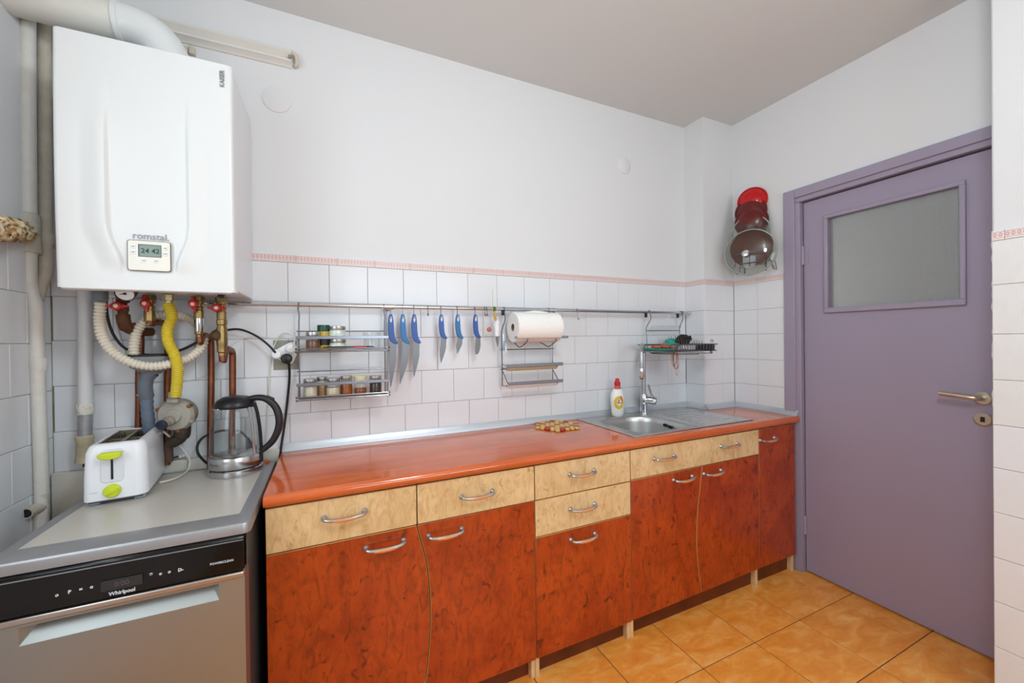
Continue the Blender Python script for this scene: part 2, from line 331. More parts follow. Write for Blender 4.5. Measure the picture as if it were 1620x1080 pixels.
fr.box((a, YB-.09, c_), (a+.06, YB-.03, d_)); fr.box((b_-.06, YB-.09, c_), (b_, YB-.03, d_)); fr.box((a+.06, YB-.09, c_), (b_-.06, YB-.03, c_+.06)); fr.box((a+.06, YB-.09, d_-.06), (b_-.06, YB-.03, d_)); fr.box(((a+b_)/2-.035, YB-.09, c_+.06), ((a+b_)/2+.035, YB-.03, d_-.06))
obj('window_frame', fr, WHITEP, w2, bevel=.004)
# wall tiles: each one a bevelled slab sharing mesh data with its like
TMESH = {}
def tile_mesh(w, h, axis, m, d=.0045, bev=.0018):
    key = (round(w, 3), round(h, 3), axis, m.name)
    if key not in TMESH:
        a, b = w/2, h/2; ia, ib = a-bev, b-bev
        vs = [(-a, 0, -b), (a, 0, -b), (a, 0, b), (-a, 0, b), (-a, -d+bev*.6, -b), (a, -d+bev*.6, -b), (a, -d+bev*.6, b), (-a, -d+bev*.6, b), (-ia, -d, -ib), (ia, -d, -ib), (ia, -d, ib), (-ia, -d, ib)]
        fs = [(8, 9, 10, 11)]
        for i in range(4): j = (i+1) % 4; fs += [(i, j, 4+j, 4+i), (4+i, 4+j, 8+j, 8+i)]
        if axis == 'y': vs = [(y, -x, z) for x, y, z in vs]       # faces -x
        elif axis == 'l': vs = [(-y, x, z) for x, y, z in vs]     # faces +x
        elif axis == 'f': vs = [(x, z, -y) for x, y, z in vs]     # faces up
        mb = MB(); mb.add(vs, fs); TMESH[key] = mb.mesh('tile', m, smooth=False)
    return TMESH[key]
def place_tile(name, parent, me, loc, tilt=.0035):
    o = bpy.data.objects.new(name, me); COL.objects.link(o); o.parent = parent; o.location = V(loc)-absloc(parent)
    o.rotation_euler = (random.uniform(-tilt, tilt), random.uniform(-tilt, tilt)*.4, random.uniform(-tilt, tilt)); return o
ROWS = [(1.4399, 1.598), (1.295, 1.4399), (1.145, 1.295), (.995, 1.145), (.845, .995), (.695, .845)]
G = .0016
X0 = .6823
def tile_run(parent, axis, fixed, a0, a1, phase, rows, name='wall_tile', alt=True, m=TILE, size=.15):
    """ rows of tiles from a0 to a1 along the wall, running bond """
    for r, (z0, z1) in enumerate(rows):
        ph = phase+(size/2 if (alt and r % 2) else 0); k = math.floor((a0-ph)/size)
        while ph+k*size < a1-1e-6:
            s, e = max(a0, ph+k*size), min(a1, ph+(k+1)*size); k += 1
            if e-s < .012: continue
            me = tile_mesh(e-s-G, z1-z0-G, axis, m); c = (s+e)/2
            place_tile(name, parent, me, (c, fixed, (z0+z1)/2) if axis == 'x' else (fixed, c, (z0+z1)/2))
ZB0, ZB1 = 1.598, 1.629
def border_run(parent, axis, fixed, a0, a1, phase):
    k = math.floor((a0-phase)/.15)
    while phase+k*.15 < a1-1e-6:
        s, e = max(a0, phase+k*.15), min(a1, phase+(k+1)*.15); k += 1
        if e-s < .01: continue
        place_tile('border_tile', parent, tile_mesh(e-s-.001, ZB1-ZB0-.001, axis, BORD_X if axis == 'x' else BORD_Y, .007, .0015), ((s+e)/2, fixed, (ZB0+ZB1)/2) if axis == 'x' else (fixed, (s+e)/2, (ZB0+ZB1)/2), .001)
obj('grout_bed', MB().box((0, -.0012, .6), (XC, .01, 1.60)), GROUT, wb)
tile_run(wb, 'x', -.001, .003, XC-.001, X0, ROWS); border_run(wb, 'x', -.001, .003, XC, X0+.03)
obj('grout_bed', MB().box((XC-.0012, -DP-.0012, .6), (XR, 0, 1.60)), GROUT, wp)
tile_run(wp, 'y', XC-.001, -DP-.004, -.006, -DP-.004, ROWS, alt=False); border_run(wp, 'y', XC-.001, -DP-.004, -.007, -DP-.004)
tile_run(wp, 'x', -DP-.001, XC-.005, XR-.006, XC+.0, [(z0, z1) for z0, z1 in ROWS], alt=False); border_run(wp, 'x', -DP-.001, XC-.006, XR-.006, XC+.0)
obj('grout_bed', MB().box((XR-.0012, -.455, .6), (XR+.01, -DP, 1.60)), mat('yellowed_grout', (206, 192, 164), .9), wr)
tile_run(wr, 'y', XR-.001, -.455, -DP-.006, -DP-.003, ROWS, alt=False); border_run(wr, 'y', XR-.001, -.455, -DP-.007, -DP-.003)
obj('grout_bed', MB().box((-.01, -.70, .02), (.0012, 0, 1.60)), GROUT, wl)
LROWS = [(1.438, 1.598), (1.286, 1.438), (1.133, 1.286), (.98, 1.133), (.827, .98), (.677, .827), (.527, .677), (.377, .527), (.227, .377), (.077, .227)]
tile_run(wl, 'l', .001, -.70, -.006, -.197, LROWS); border_run(wl, 'l', .001, -.70, -.007, -.05)
NROWS = [(1.444, 1.592), (1.279, 1.444), (1.126, 1.279), (.974, 1.126)]
tile_run(wn, 'y', XN-.001, -2.2, YN-.001, YN-.001, NROWS, name='painted_tile', alt=False, m=TILEB)
NROWS2 = [(.829, .974), (.679, .829), (.526, .679), (.377, .526), (.224, .377), (.074, .224)]
tile_run(wn, 'y', XN-.001, -2.2, YN-.001, YN-.001, NROWS2, alt=False)
ZB0, ZB1 = 1.592, 1.625
border_run(wn, 'y', XN-.001, -2.2, YN-.001, YN-.03)
# wavy edge of paint-caked plaster at the partition's corner
random.seed(11)
def caked(u, v):
    z = .974+(1.592-.974)*v; a = math.pi/2*u
    r = .0045+.0011*math.sin(z*37)+.0009*math.sin(z*83+1)+.0008*math.sin(z*151+2)
    return (XN-.003+.01-r*math.cos(a)*1.1, YN-.004+r*math.sin(a)*1.2, z)
obj('paint_edge', MB().grid(caked, 5, 60), TILEB, wn)
obj('corner_joint', MB().box((.0008, -.0075, .3), (.0062, -.0004, 1.592)), mat('stained_joint', (150, 138, 104), .9, vary=.3, vscale=12), wl)
# floor tiles
xs = [2.115+.303*k for k in range(-7, 4)]+[3.3]; xs[-2] = 3.024
ys = [-.735+.285*k for k in range(2, -11, -1)]
for i in range(len(xs)-1):
    for j in range(len(ys)-1):
        x0, x1, y1, y0 = xs[i], xs[i+1], ys[j], ys[j+1]
        if x1-x0 < .02: continue
        place_tile('floor_tile', fl, tile_mesh(x1-x0-.004, y1-y0-.004, 'f', FTILE, .006, .0015), ((x0+x1)/2, (y0+y1)/2, FZ-.006), .0008)
obj('baseboard_near', MB().box((XN-.008, YN-.02, FZ), (XR+.02, YN+.009, .075)), mat('brown_skirting_tile', (120, 70, 44), .3), kind='structure', bevel=.003)
# ------------------------------------------------------------------ door and its frame
cs = structure('trim_1', (XR, -.5, FZ))
cw = MB()
cw.box((XR-.016, -.505, .868), (XR+.002, -.449, 2.068)); obj('door_casing', cw, LILAC, cs, bevel=.004)
cw = MB().box((XR-.016, -1.35, 2.020), (XR+.002, -.505, 2.068)); obj('door_casing', cw, LILAC, cs, bevel=.004)
cw = MB().box((XR-.006, -.528, FZ), (XR+.12, -.470, 1.995)); obj('door_jamb', cw, LILAC, cs, bevel=.003)
cw = MB().box((XR-.006, -1.35, 1.996), (XR+.12, -.47, 2.04)); cw.box((XD+.0405, -1.35, 1.965), (XR+.12, -.50, 1.996)); cw.box((XD+.0405, -.555, FZ), (XR+.12, -.528, 1.996)); obj('door_jamb', cw, LILAC, cs, bevel=.003)
cw = MB().box((XR-.003, -.490, FZ), (XR+.004, -.470, .85)); obj('door_casing', cw, LILAC, cs, bevel=.003)
dr = structure('door_1', (XD, -.53, FZ))
gy0, gy1, gz0, gz1 = -1.114, -.648, 1.420, 1.878
lf = MB(); y0, y1, z0, z1 = -1.345, -.533, .024, 1.990
lf.box((XD, y0, z0), (XD+.04, y1, gz0)); lf.box((XD, y0, gz1), (XD+.04, y1, z1)); lf.box((XD, y0, gz0), (XD+.04, gy0, gz1)); lf.box((XD, gy1, gz0), (XD+.04, y1, gz1))
obj('door_leaf', lf, LILAC, dr)
for (p, q) in (((XD-.013, gy0-.018, gz0-.024), (XD+.002, gy1+.018, gz0+.002)), ((XD-.013, gy0-.018, gz1-.002), (XD+.002, gy1+.018, gz1+.018)), ((XD-.013, gy0-.018, gz0), (XD+.002, gy0+.001, gz1)), ((XD-.013, gy1-.001, gz0), (XD+.002, gy1+.018, gz1))):
    obj('glazing_bead', MB().box(p, q), LILAC, dr, bevel=.004)
obj('glass_pane', MB().box((XD+.014, gy0-.004, gz0-.004), (XD+.019, gy1+.004, gz1+.004)), RIBGLASS, dr)
NICK = mat('satin_nickel', (200, 190, 172), .3, .9)
ro = MB().lathe([(.026, 0), (.026, .006), (.022, .009)], (XD, -1.174, 1.029), (-1, 0, 0)); obj('handle_rose', ro, NICK, dr)
lv = MB().tube(spline([(XD-.005, -1.174, 1.029), (XD-.035, -1.174, 1.03), (XD-.048, -1.160, 1.032), (XD-.05, -1.12, 1.036), (XD-.05, -1.066, 1.040)], 6), .009, 12); obj('door_handle', lv, NICK, dr)
ro = MB().lathe([(.026, 0), (.026, .006), (.022, .009)], (XD, -1.174, .947), (-1, 0, 0)); es = obj('keyhole_rose', ro, NICK, dr)
obj('keyhole', MB().box((XD-.0105, -1.180, .937), (XD-.008, -1.168, .957)), BLACKP, es)
for z in (1.71, .266):
    h = MB().cyl((XD-.006, -.530, z-.05), (XD-.006, -.530, z+.05), .0075, seg=12); h.box((XD-.002, -.556, z-.045), (XD+.001, -.530, z+.045)); obj('hinge', h, LILAC, dr)
# hall lamp seen only as a glow through the ribbed pane
hl = bpy.data.lights.new('hall_lamp', 'POINT'); hl.energy = 24; hl.shadow_soft_size = .3; ho = bpy.data.objects.new('hall_lamp', hl); COL.objects.link(ho); ho.location = (3.60, .30, 1.65)
# ceiling lamp in the middle of the room (above and behind the camera)
cl = thing('ceiling_lamp', 'round white ceiling lamp on the ceiling behind the camera', 'lamp', (1.35, -1.80, ZC))
obj('lamp_base', MB().lathe([(.15, 0), (.15, -.02), (.13, -.03)], (1.35, -1.80, ZC), (0, 0, 1)), WHITEP, cl)
ll = bpy.data.lights.new('lamp_light', 'POINT'); ll.shadow_soft_size = .13; ll.energy = 31; ll.color = (.90, .98, 1); lo = bpy.data.objects.new('lamp_light', ll); COL.objects.link(lo); lo.location = (1.35, -1.80, ZC-.26)
# ------------------------------------------------------------------ worktop, strips, sink
WZ, YF = .85, -.522
XL, XE = .654, 3.138
SX0, SX1, SY0, SY1 = 2.022, 2.805, -.474, -.028
def wt_profile(y0, y1, nose=True):
    if not nose: return [(y0, WZ-.035), (y1, WZ-.035), (y1, WZ), (y0, WZ)]
    pr = [(y1, WZ-.035), (y1, WZ)]
    for k in range(9):
        a = math.pi/2+math.pi*k/8; pr.append((y0+.0175+.0175*math.cos(a), WZ-.0175+.0175*math.sin(a)))
    return pr
wt = MB()
hx0, hx1, hy0, hy1 = 2.06, 2.435, -.465, -.075
wt.prism(wt_profile(YF, 0), (XL, 0, 0), UY, UZ, (hx0-XL, 0, 0)); wt.prism(wt_profile(YF, hy0), (hx0, 0, 0), UY, UZ, (hx1-hx0, 0, 0)); wt.prism(wt_profile(hy1, 0, False), (hx0, 0, 0), UY, UZ, (hx1-hx0, 0, 0)); wt.prism(wt_profile(YF, 0), (hx1, 0, 0), UY, UZ, (XC-hx1, 0, 0)); wt.prism(wt_profile(YF, -DP), (XC, 0, 0), UY, UZ, (XE-XC, 0, 0))
tag(obj('worktop', wt, WORKTOP), 'glossy orange wood-effect worktop with a rounded front edge', 'worktop')
def strip(name, pts, inward):
    """ triangular sealing strip along a wall foot """
    s = MB(); (x0, y0), (x1, y1) = pts; ix, iy = inward
    pr = [(0, WZ+.0005), (.021, WZ+.0005), (.021, WZ+.006), (.005, WZ+.031), (0, WZ+.031)]
    vs = []
    for (x, y) in pts: vs += [(x+ix*a, y+iy*a, z) for a, z in pr]
    n = len(pr); s.add(vs, [tuple(range(n)), tuple(range(2*n-1, n-1, -1))]+[(i, n+i, n+(i+1) % n, (i+1) % n) for i in range(n)])
    o = obj(name, s, ALU, kind='structure'); return o
strip('trim_2', [(XL+.002, -.0055), (XC-.006, -.0055)], (0, -1))
strip('trim_3', [(XC-.0055, -.006), (XC-.0055, -DP-.006)], (-1, 0))
strip('trim_4', [(XC-.006, -DP-.0055), (XR-.006, -DP-.0055)], (0, -1))
strip('trim_5', [(XR-.0055, -DP-.006), (XR-.0055, -.515)], (-1, 0))
# sink
sk = thing('kitchen_sink', 'brushed steel inset sink with drainboard in the orange worktop', 'sink', ((SX0+SX1)/2, (SY0+SY1)/2, WZ))
bx0, bx1, by0, by1 = 2.082, 2.412, -.452, -.108
def rrect(x0, x1, y0, y1, r, n=12, rbr=None):
    out = []
    for cxx, cyy, a0, rr in ((x1, y1, 0, rbr or r), (x0, y1, 90, r), (x0, y0, 180, r), (x1, y0, 270, r)):
        sx = 1 if cxx == x1 else -1; sy = 1 if cyy == y1 else -1
        for k in range(n): a = math.radians(a0+90*k/(n-1)); out.append((cxx-sx*rr+rr*math.cos(a), cyy-sy*rr+rr*math.sin(a)))
    return out
N = 48
lp = rrect(bx0, bx1, by0, by1, .06, 12, .13)
def outer(p, x0, x1, y0, y1):
    cx, cy = (bx0+bx1)/2, (by0+by1)/2; dx, dy = p[0]-cx, p[1]-cy; t = min([((x1 if dx > 0 else x0)-cx)/dx if abs(dx) > 1e-6 else 9e9, ((y1 if dy > 0 else y0)-cy)/dy if abs(dy) > 1e-6 else 9e9]); return (cx+dx*t, cy+dy*t)
oq = [outer(p, SX0+.012, 2.435, SY0+.012, SY1-.012) for p in lp]
# snap the four nearest samples onto the true corners
for cxr, cyr in ((2.435, SY1-.012), (SX0+.012, SY1-.012), (SX0+.012, SY0+.012), (2.435, SY0+.012)):
    i = min(range(N), key=lambda k: (oq[k][0]-cxr)**2+(oq[k][1]-cyr)**2); oq[i] = (cxr, cyr)
rim = MB(); zt = WZ+.004
rings = [[(x, y, zt) for x, y in oq], [(x, y, zt) for x, y in lp]]
for d, sh in ((.0015, .003), (.006, .006), (.03, .008), (.09, .012), (.135, .022), (.150, .045), (.153, .08)):
    rings.append([((x-(bx0+bx1)/2)*(1-sh/.17)+(bx0+bx1)/2, (y-(by0+by1)/2)*(1-sh/.17)+(by0+by1)/2, zt-d) for x, y in lp])
vs = [p for r in rings for p in r]
fs = [(i*N+k, i*N+(k+1) % N, (i+1)*N+(k+1) % N, (i+1)*N+k) for i in range(len(rings)-1) for k in range(N)]+[tuple((len(rings)-1)*N+k for k in range(N))]
rim.add(vs, fs); bas = obj('basin', rim, SINKM, sk, ang=50)
ed = MB()
for (p, q) in (((SX0, SY0), (SX1, SY0+.012)), ((SX0, SY1-.012), (SX1, SY1)), ((SX0, SY0+.012), (SX0+.012, SY1-.012)), ((SX1-.012, SY0+.012), (SX1, SY1-.012))):
    ed.box((p[0], p[1], WZ+.0003), (q[0], q[1], WZ+.0045))
obj('rim', ed, SINKM, sk, bevel=.0015)
def drain(u, v):
    x = 2.435+(SX1-.012-2.435)*u; y = SY0+.012+(SY1-SY0-.024)*v; z = zt
    e = min(min(x-2.450, SX1-.035-x), min(y-SY0-.03, SY1-.03-y)); 
    if e > 0:
        z -= .0010*min(1, e/.010)
        if x > 2.475 and x < SX1-.06: 
            t = (y-(SY0+.06))/(SY1-SY0-.12)
            if 0 < t < 1: z += .0055*max(0, 1-abs((t*7) % 1-.5)*.045/.0095)*min(1, (x-2.475)/.03, (SX1-.06-x)/.03)
    return (x, y, z)
obj('drainboard', MB().grid(drain, 40, 230), mat('drainboard_steel', (206, 206, 204), .2, 1), sk, ang=25)
ov = MB()
for k, (u, v) in enumerate(((1050.5, 672), (1053.5, 673), (1058.5, 675), (1061.5, 676))):
    p = wx(u, v, 2.397); ov.box((2.392, p.y-.0014, p.z-.007), (2.404, p.y+.0014, p.z+.007))
obj('overflow_slots', ov, BLACKP, bas)
dn = MB().lathe([(.04, .003), (.04, 0), (.03, -.002), (.005, -.003)], ((bx0+bx1)/2, (by0+by1)/2, zt-.152), (0, 0, 1)); obj('drain', dn, CHROME, bas)
# faucet
FX, FY = 2.456, -.066
fc = thing('kitchen_faucet', 'chrome single-lever faucet with a tall gooseneck spout at the sink', 'faucet', (FX, FY, zt))
fb = MB().lathe([(.026, 0), (.026, .005), (.021, .008), (.019, .05), (.020, .055), (.0215, .058), (.0215, .105), (.018, .110)], (FX, FY, zt)); obj('faucet_body', fb, CHROME, fc)
sd = V((.62, -.70, -.12)).normalized(); c0 = V((FX, FY, zt+.078))
fb = MB().lathe([(.020, .0), (.0215, .012), (.0215, .062), (.019, .066)], c0, sd); mx_ = obj('mixer_barrel', fb, CHROME, fc)
obj('barrel_cap', MB().lathe([(.0185, .066), (.0185, .0675), (.001, .0685)], c0, sd), GREYP, mx_)
lv = c0+sd*.05+UZ*.016; obj('lever', MB().tube([lv, lv+V((-.012, .004, .03)), lv+V((-.024, .01, .075))], [.006, .0055, .005], 10), CHROME, fc)
top = 1.228
nz = wy(1015, 597, -.20)
sp = [(FX, FY, zt+.105), (FX, FY, 1.10), (FX, FY-.002, 1.185)]
for k in range(1, 10):
    a = math.pi*k/10; m_ = (V((FX, FY, 0))+V((nz.x, nz.y, 0)))/2; h = (V((FX, FY, 0))-V((nz.x, nz.y, 0)))/2
    q = m_+h*math.cos(a); sp.append((q.x, q.y, 1.185+.055*math.sin(a)))
sp += [(nz.x, nz.y, 1.17), (nz.x, nz.y, 1.12)]
obj('spout', MB().tube(spline(sp, 3), .0115, 14), mat('satin_chrome', (176, 178, 182), .25, .9), fc)
nzl = MB().lathe([(.0125, 0), (.0135, -.004), (.0135, -.05), (.0115, -.053)], (nz.x, nz.y, 1.122)); obj('spray_nozzle', nzl, CHROME, fc)
obj('nozzle_mouth', MB().lathe([(.0105, 0), (.0105, -.004)], (nz.x, nz.y, 1.069)), BLACKP, fc)
# dish soap bottle
sb = thing('dish_soap_bottle', 'white dish soap bottle with red cap and yellow label behind the sink', 'bottle', (2.262, -.070, WZ+.004))
bc = V((2.262, -.072, WZ+.004)); bprof = [(.026, 0), (.032, .006), (.034, .03), (.036, .06), (.0385, .085), (.038, .105), (.033, .128), (.024, .145), (.017, .155), (.0165, .166)]
bdir = 25
def sq(prof, c, seg=32, sy=.62): 
    m = MB(); ca, sa = math.cos(math.radians(-24)), math.sin(math.radians(-24)); vs = []
    for r, h in prof:
        for k in range(seg):
            a = 2*math.pi*k/seg; x, y = r*math.cos(a), r*sy*math.sin(a); vs.append((c.x+x*ca-y*sa, c.y+x*sa+y*ca, c.z+h))
    m.add(vs, [(i*seg+k, i*seg+(k+1) % seg, (i+1)*seg+(k+1) % seg, (i+1)*seg+k) for i in range(len(prof)-1) for k in range(seg)]+[tuple(range(seg-1, -1, -1)), tuple((len(prof)-1)*seg+k for k in range(seg))]); return m
BW = mat('bottle_white', (240, 238, 234), .3)
obj('bottle_body', sq(bprof, bc), BW, sb)
obj('neck_band', MB().lathe([(.0185, .150), (.018, .164)], bc), mat('pale_red_band', (214, 96, 92), .4), sb)
obj('cap', MB().lathe([(.0165, .166), (.0165, .186), (.012, .190), (.010, .203), (.007, .207)], bc), mat('red_cap', (198, 30, 34), .3), sb)
ca, sa = math.cos(math.radians(-24)), math.sin(math.radians(-24)); lu = V((ca, sa, 0)); ln = V((sa, -ca, 0))
def surf(a, h):     # point just outside the front of the bottle at sideways a and height h
    r = np.interp(h, [q[1] for q in bprof], [q[0] for q in bprof]); y = .62*math.sqrt(max(0, r*r-a*a)); return bc+lu*a+ln*(y+.0008)+UZ*h
def decal(name, poly, m, extra=0.):
    mb = MB(); c = (sum(p[0] for p in poly)/len(poly), sum(p[1] for p in poly)/len(poly)); K = 5; vs = []
    for t in range(K+1):
        for p in poly:
            q = (c[0]+(p[0]-c[0])*t/K, c[1]+(p[1]-c[1])*t/K); vs.append(surf(*q)+ln*extra)
    n = len(poly); mb.add(vs, [(i*n+k, i*n+(k+1) % n, (i+1)*n+(k+1) % n, (i+1)*n+k) for i in range(K) for k in range(n)]); return obj(name, mb, m, sb)
circ = lambda cx, cy, rx, ry, n=20: [(cx+rx*math.cos(2*math.pi*k/n), cy+ry*math.sin(2*math.pi*k/n)) for k in range(n)]
lb = decal('label', circ(.002, .077, .026, .036), mat('label_yellow', (228, 190, 40), .4))
obj('label_flash', (lambda mb: mb)(MB().add([surf(*p)+ln*.0006 for p in [(.006, .112), (.018, .112), (.024, .09), (.02, .075), (.012, .09)]], [(0, 4, 3, 2, 1)])), mat('label_orange', (224, 112, 36), .4), lb)
obj('label_flash', MB().add([surf(*p)+ln*.0006 for p in [(-.014, .050), (.018, .050), (.02, .056), (-.016, .057)]], [(0, 1, 2, 3)]), mat('label_red', (196, 60, 44), .4), lb)
d = MB(); d.add([surf(.003+.014*math.cos(2*math.pi*k/18), .078+.019*math.sin(2*math.pi*k/18))+ln*.0008 for k in range(18)], [tuple(range(18))]); obj('label_badge', d, BW, lb)
d = MB(); d.add([surf(.001+.004*math.cos(2*math.pi*k/8), .090+.005*math.sin(2*math.pi*k/8))+ln*.0012 for k in range(8)], [tuple(range(8))]); obj('label_leaf', d, mat('label_green', (40, 120, 60), .4), lb)
obj('lettering', text_mesh('Fairy', .0125, surf(.003, .077)+ln*.001, lu, UZ, .0003), mat('label_letter_red', (200, 50, 70), .4), lb)
# bead trivet
tv = thing('bead_trivet', 'wooden bead trivet with red flowers on the worktop left of the sink', 'trivet', (1.842, -.128, WZ))
bead = MB().lathe([(.006, -.001), (.0120, .0005), (.0135, .005), (.0122, .0095), (.004, .011)], (0, 0, 0), seg=10)
NATB, REDB = bead.mesh('bead', mat('natural_bead', (214, 178, 110), .45)), bead.mesh('bead', mat('red_bead', (176, 48, 36), .4))
fl_c = [(0, 0), (2, 1), (-2, -1), (1, -3), (-1, 3), (3, -2), (-3, 2)]
for q in range(-5, 6):
    for r in range(-5, 6):
        if abs(q+r) > 4 or abs(q) > 4 or abs(r) > 4: continue
        x = (q+r/2)*.0268; y = r*.0233
        near = min(max(abs(q-a), abs(r-b), abs(q+r-a-b)) for a, b in fl_c)
        o = bpy.data.objects.new('bead', REDB if near == 0 or (abs(q) == 4 and r % 2) or (q*7+r*3) % 5 == 0 else NATB); COL.objects.link(o); o.parent = tv; o.location = (x, y, .001)
# ------------------------------------------------------------------ base cabinets
FYF = -.506
def front(name, poly, cab, m, label=None, th=.018):
    """ poly in (x, z), front face at FYF """
    mb = MB().prism(poly, (0, FYF, 0), UX, UZ, (0, th, 0), 0, 1); return obj(name, mb, [m, EDGE], cab, bevel=.0012, seg=1, label=label)
def handle(par, x, z, wood=True, tilt=0.):
    L = .057; y = FYF; mb = MB()
    for s in (-1, 1): mb.lathe([(.0095, 0), (.0085, .004), (.005, .008), (.0045, .016)], (x+s*L, y, z), (0, -1, 0), 12)
    pts = spline([(x-L, y-.016, z), (x-L*.86, y-.022, z-.002), (x-L*.45, y-.026, z-.0035), (x, y-.027, z-.004), (x+L*.45, y-.026, z-.0035), (x+L*.86, y-.022, z-.002), (x+L, y-.016, z)], 4)
    n = len(pts); rs = [.0042+.0014*math.sin(math.pi*i/(n-1)) for i in range(n)]
    mb.tube(pts, rs, 10); k0, k1 = int(n*.27), int(n*.78)
    mb.tube([p+V((0, -.0016, -.0014)) for p in pts[k0:k1]], [.0022+.0036*math.sin(math.pi*i/(k1-k0-1))**.5 for i in range(k1-k0)], 10, True, 1)
    h = obj('handle', mb, [mat('pewter', (186, 188, 190), .3, .85), mat('amber_grip', (214, 140, 84), .35)], par)
def cabinet(name, label, x0, x1, side_feet, yb=-.02):
    c = thing(name, label, 'cabinet', ((x0+x1)/2, -.25, FZ), 'base cabinets under the worktop')
    b = MB(); b.box((x0+.001, FYF+.02, .09), (x0+.017, yb, WZ-.036)); b.box((x1-.017, FYF+.02, .09), (x1-.001, yb, WZ-.036)); b.box((x0+.017, FYF+.02, .09), (x1-.017, yb, .106)); b.box((x0+.017, yb-.01, .106), (x1-.017, yb, WZ-.036))
    obj('carcass', b, EDGE, c)
    obj('plinth', MB().box((x0+.018, -.470, FZ), (x1-.018, -.455, .098)), PLINTH, c)
    for fx in side_feet: obj('foot', MB().box((fx-.0085, -.495, FZ), (fx+.0085, yb-.01, .098)), PALEW, c, bevel=.002)
    return c
g = .0016
XA0, XA1, XB1, XC1, XD1 = .656, 1.515, 1.969, 2.798, 3.098
XM = 1.081
Z_D, Z_B = .680, .088
ZT = .812
def rect(x0, x1, z0, z1): return [(x0+g, z0+g), (x1-g, z0+g), (x1-g, z1-g), (x0+g, z1-g)]
def wav(p0, p1, za, zb, n=18): return np.interp(za, p1, p0)
# left unit
cA = cabinet('base_cabinet', 'widest base cabinet, leftmost under the worktop, with two burl doors and two drawers', XA0, XA1, (XA0+.009, XA1-.009))
d = front('drawer_front', rect(XA0, XM, Z_D, ZT), cA, LIGHTBURL); handle(d, .864, .757)
d = front('drawer_front', rect(XM, XA1, Z_D, ZT), cA, LIGHTBURL); handle(d, 1.289, .746)
seamA = [wy(*p, FYF) for p in ((659.7, 833), (668, 862), (674, 885), (678, 912.7), (680.7, 955), (680, 1010), (674, 1072))]
sa_ = [(p.x, p.z) for p in spline([tuple(p) for p in seamA], 4)]
zs = [p[1] for p in sa_]; zb = Z_B; zmin = min(zs)
xbot = sa_[-1][0]-.02
sa_ = sa_+[(sa_[-1][0]-.018, (sa_[-1][1]+zb)/2), (xbot-.016, zb)]
sa_[0] = (sa_[0][0], Z_D)
d = front('door', [(XA0+g, zb), ]+[(x-g, z-(g if i == 0 else 0)) for i, (x, z) in reversed(list(enumerate(sa_)))]+[(XA0+g, Z_D-g)], cA, REDBURL); handle(d, .980, .640)
d = front('door', [(x+g, z-(g if i == 0 else 0)) for i, (x, z) in enumerate(sa_)]+[(XA1-g, zb), (XA1-g, Z_D-g)], cA, REDBURL); handle(d, 1.175, .636)
cB = cabinet('base_cabinet', 'narrow base cabinet with two stacked pale drawers above one door', XA1, XB1, (XA1+.009, XB1-.009))
d = front('drawer_front', rect(XA1, XB1, Z_D, ZT), cB, LIGHTBURL); handle(d, 1.725, .755)
d = front('drawer_front', rect(XA1, XB1, .542, Z_D), cB, LIGHTBURL); handle(d, 1.726, .620)
d = front('door', rect(XA1, XB1, Z_B, .542), cB, REDBURL); handle(d, 1.727, .501)
cC = cabinet('base_cabinet', 'base cabinet below the sink with one wide pale drawer and two curved doors', XB1, XC1, (XB1+.009, XC1-.009))
d = front('drawer_front', rect(XB1, XC1, .684, ZT), cC, LIGHTBURL); handle(d, 2.157, .757); handle(d, 2.575, .760)
seamC = [wy(*p, FYF) for p in ((1110.5, 737.8), (1107, 774), (1103, 815), (1102, 860), (1105, 901), (1110, 937.5))]
sc_ = [(p.x, p.z) for p in spline([tuple(p) for p in seamC], 4)]; sc_[0] = (sc_[0][0], .684); sc_[-1] = (sc_[-1][0], .098)
d = front('door', [(XB1+g, .092)]+[(x-g, z-(g if i == 0 else 0)) for i, (x, z) in reversed(list(enumerate(sc_)))]+[(XB1+g, .684-g)], cC, REDBURL); handle(d, 2.269, .647)
d = front('door', [(x+g, z-(g if i == 0 else 0)) for i, (x, z) in enumerate(sc_)]+[(XC1-g, .104), (XC1-g, .684-g)], cC, REDBURL); handle(d, 2.460, .646)
cD = cabinet('base_cabinet', 'slim single-door base cabinet beside the lilac door', XC1, XD1, (XD1-.009,), -.146)
d = front('door', rect(XC1, XD1, .104, ZT), cD, REDBURL); handle(d, 2.864, .755)
# ------------------------------------------------------------------ dishwasher
DX0, DX1, DYF, DYB, DZ = .166, .640, -.630, -.045, .830
dw = thing('dishwasher', 'freestanding grey steel dishwasher with black control strip', 'dishwasher', ((DX0+DX1)/2, -.33, FZ))
DWG = mat('dishwasher_grey', (162, 162, 165), .36, .6)
obj('cabinet_body', MB().box((DX0+.008, -.60, .06), (DX1-.010, DYB, DZ-.034)), mat('dishwasher_side', (92, 90, 90), .45, .5), dw, bevel=.003)
tp = MB(); z0, z1 = DZ-.026, DZ
ins = .034
tl = rrect(DX0, DX1, DYF, DYB, .016, 6); ti = [(min(max(x, DX0+ins-.006), DX1-ins), min(max(y, DYF+.072), DYB-.02)) for x, y in tl]
R = [[(x, y, z0) for x, y in tl], [(x, y, z1-.006) for x, y in tl], [((x-.403)*.992+.403, (y+.34)*.992-.34, z1-.0012) for x, y in tl], [((x-.403)*.985+.403, (y+.34)*.985-.34, z1) for x, y in tl], [(x, y, z1) for x, y in ti]]
n = len(tl); tp.add([p for r in R for p in r], [(i*n+k, i*n+(k+1) % n, (i+1)*n+(k+1) % n, (i+1)*n+k) for i in range(4) for k in range(n)]+[tuple(range(n-1, -1, -1))])
tpo = obj('worktop_lid', tp, DWG, dw, ang=40)
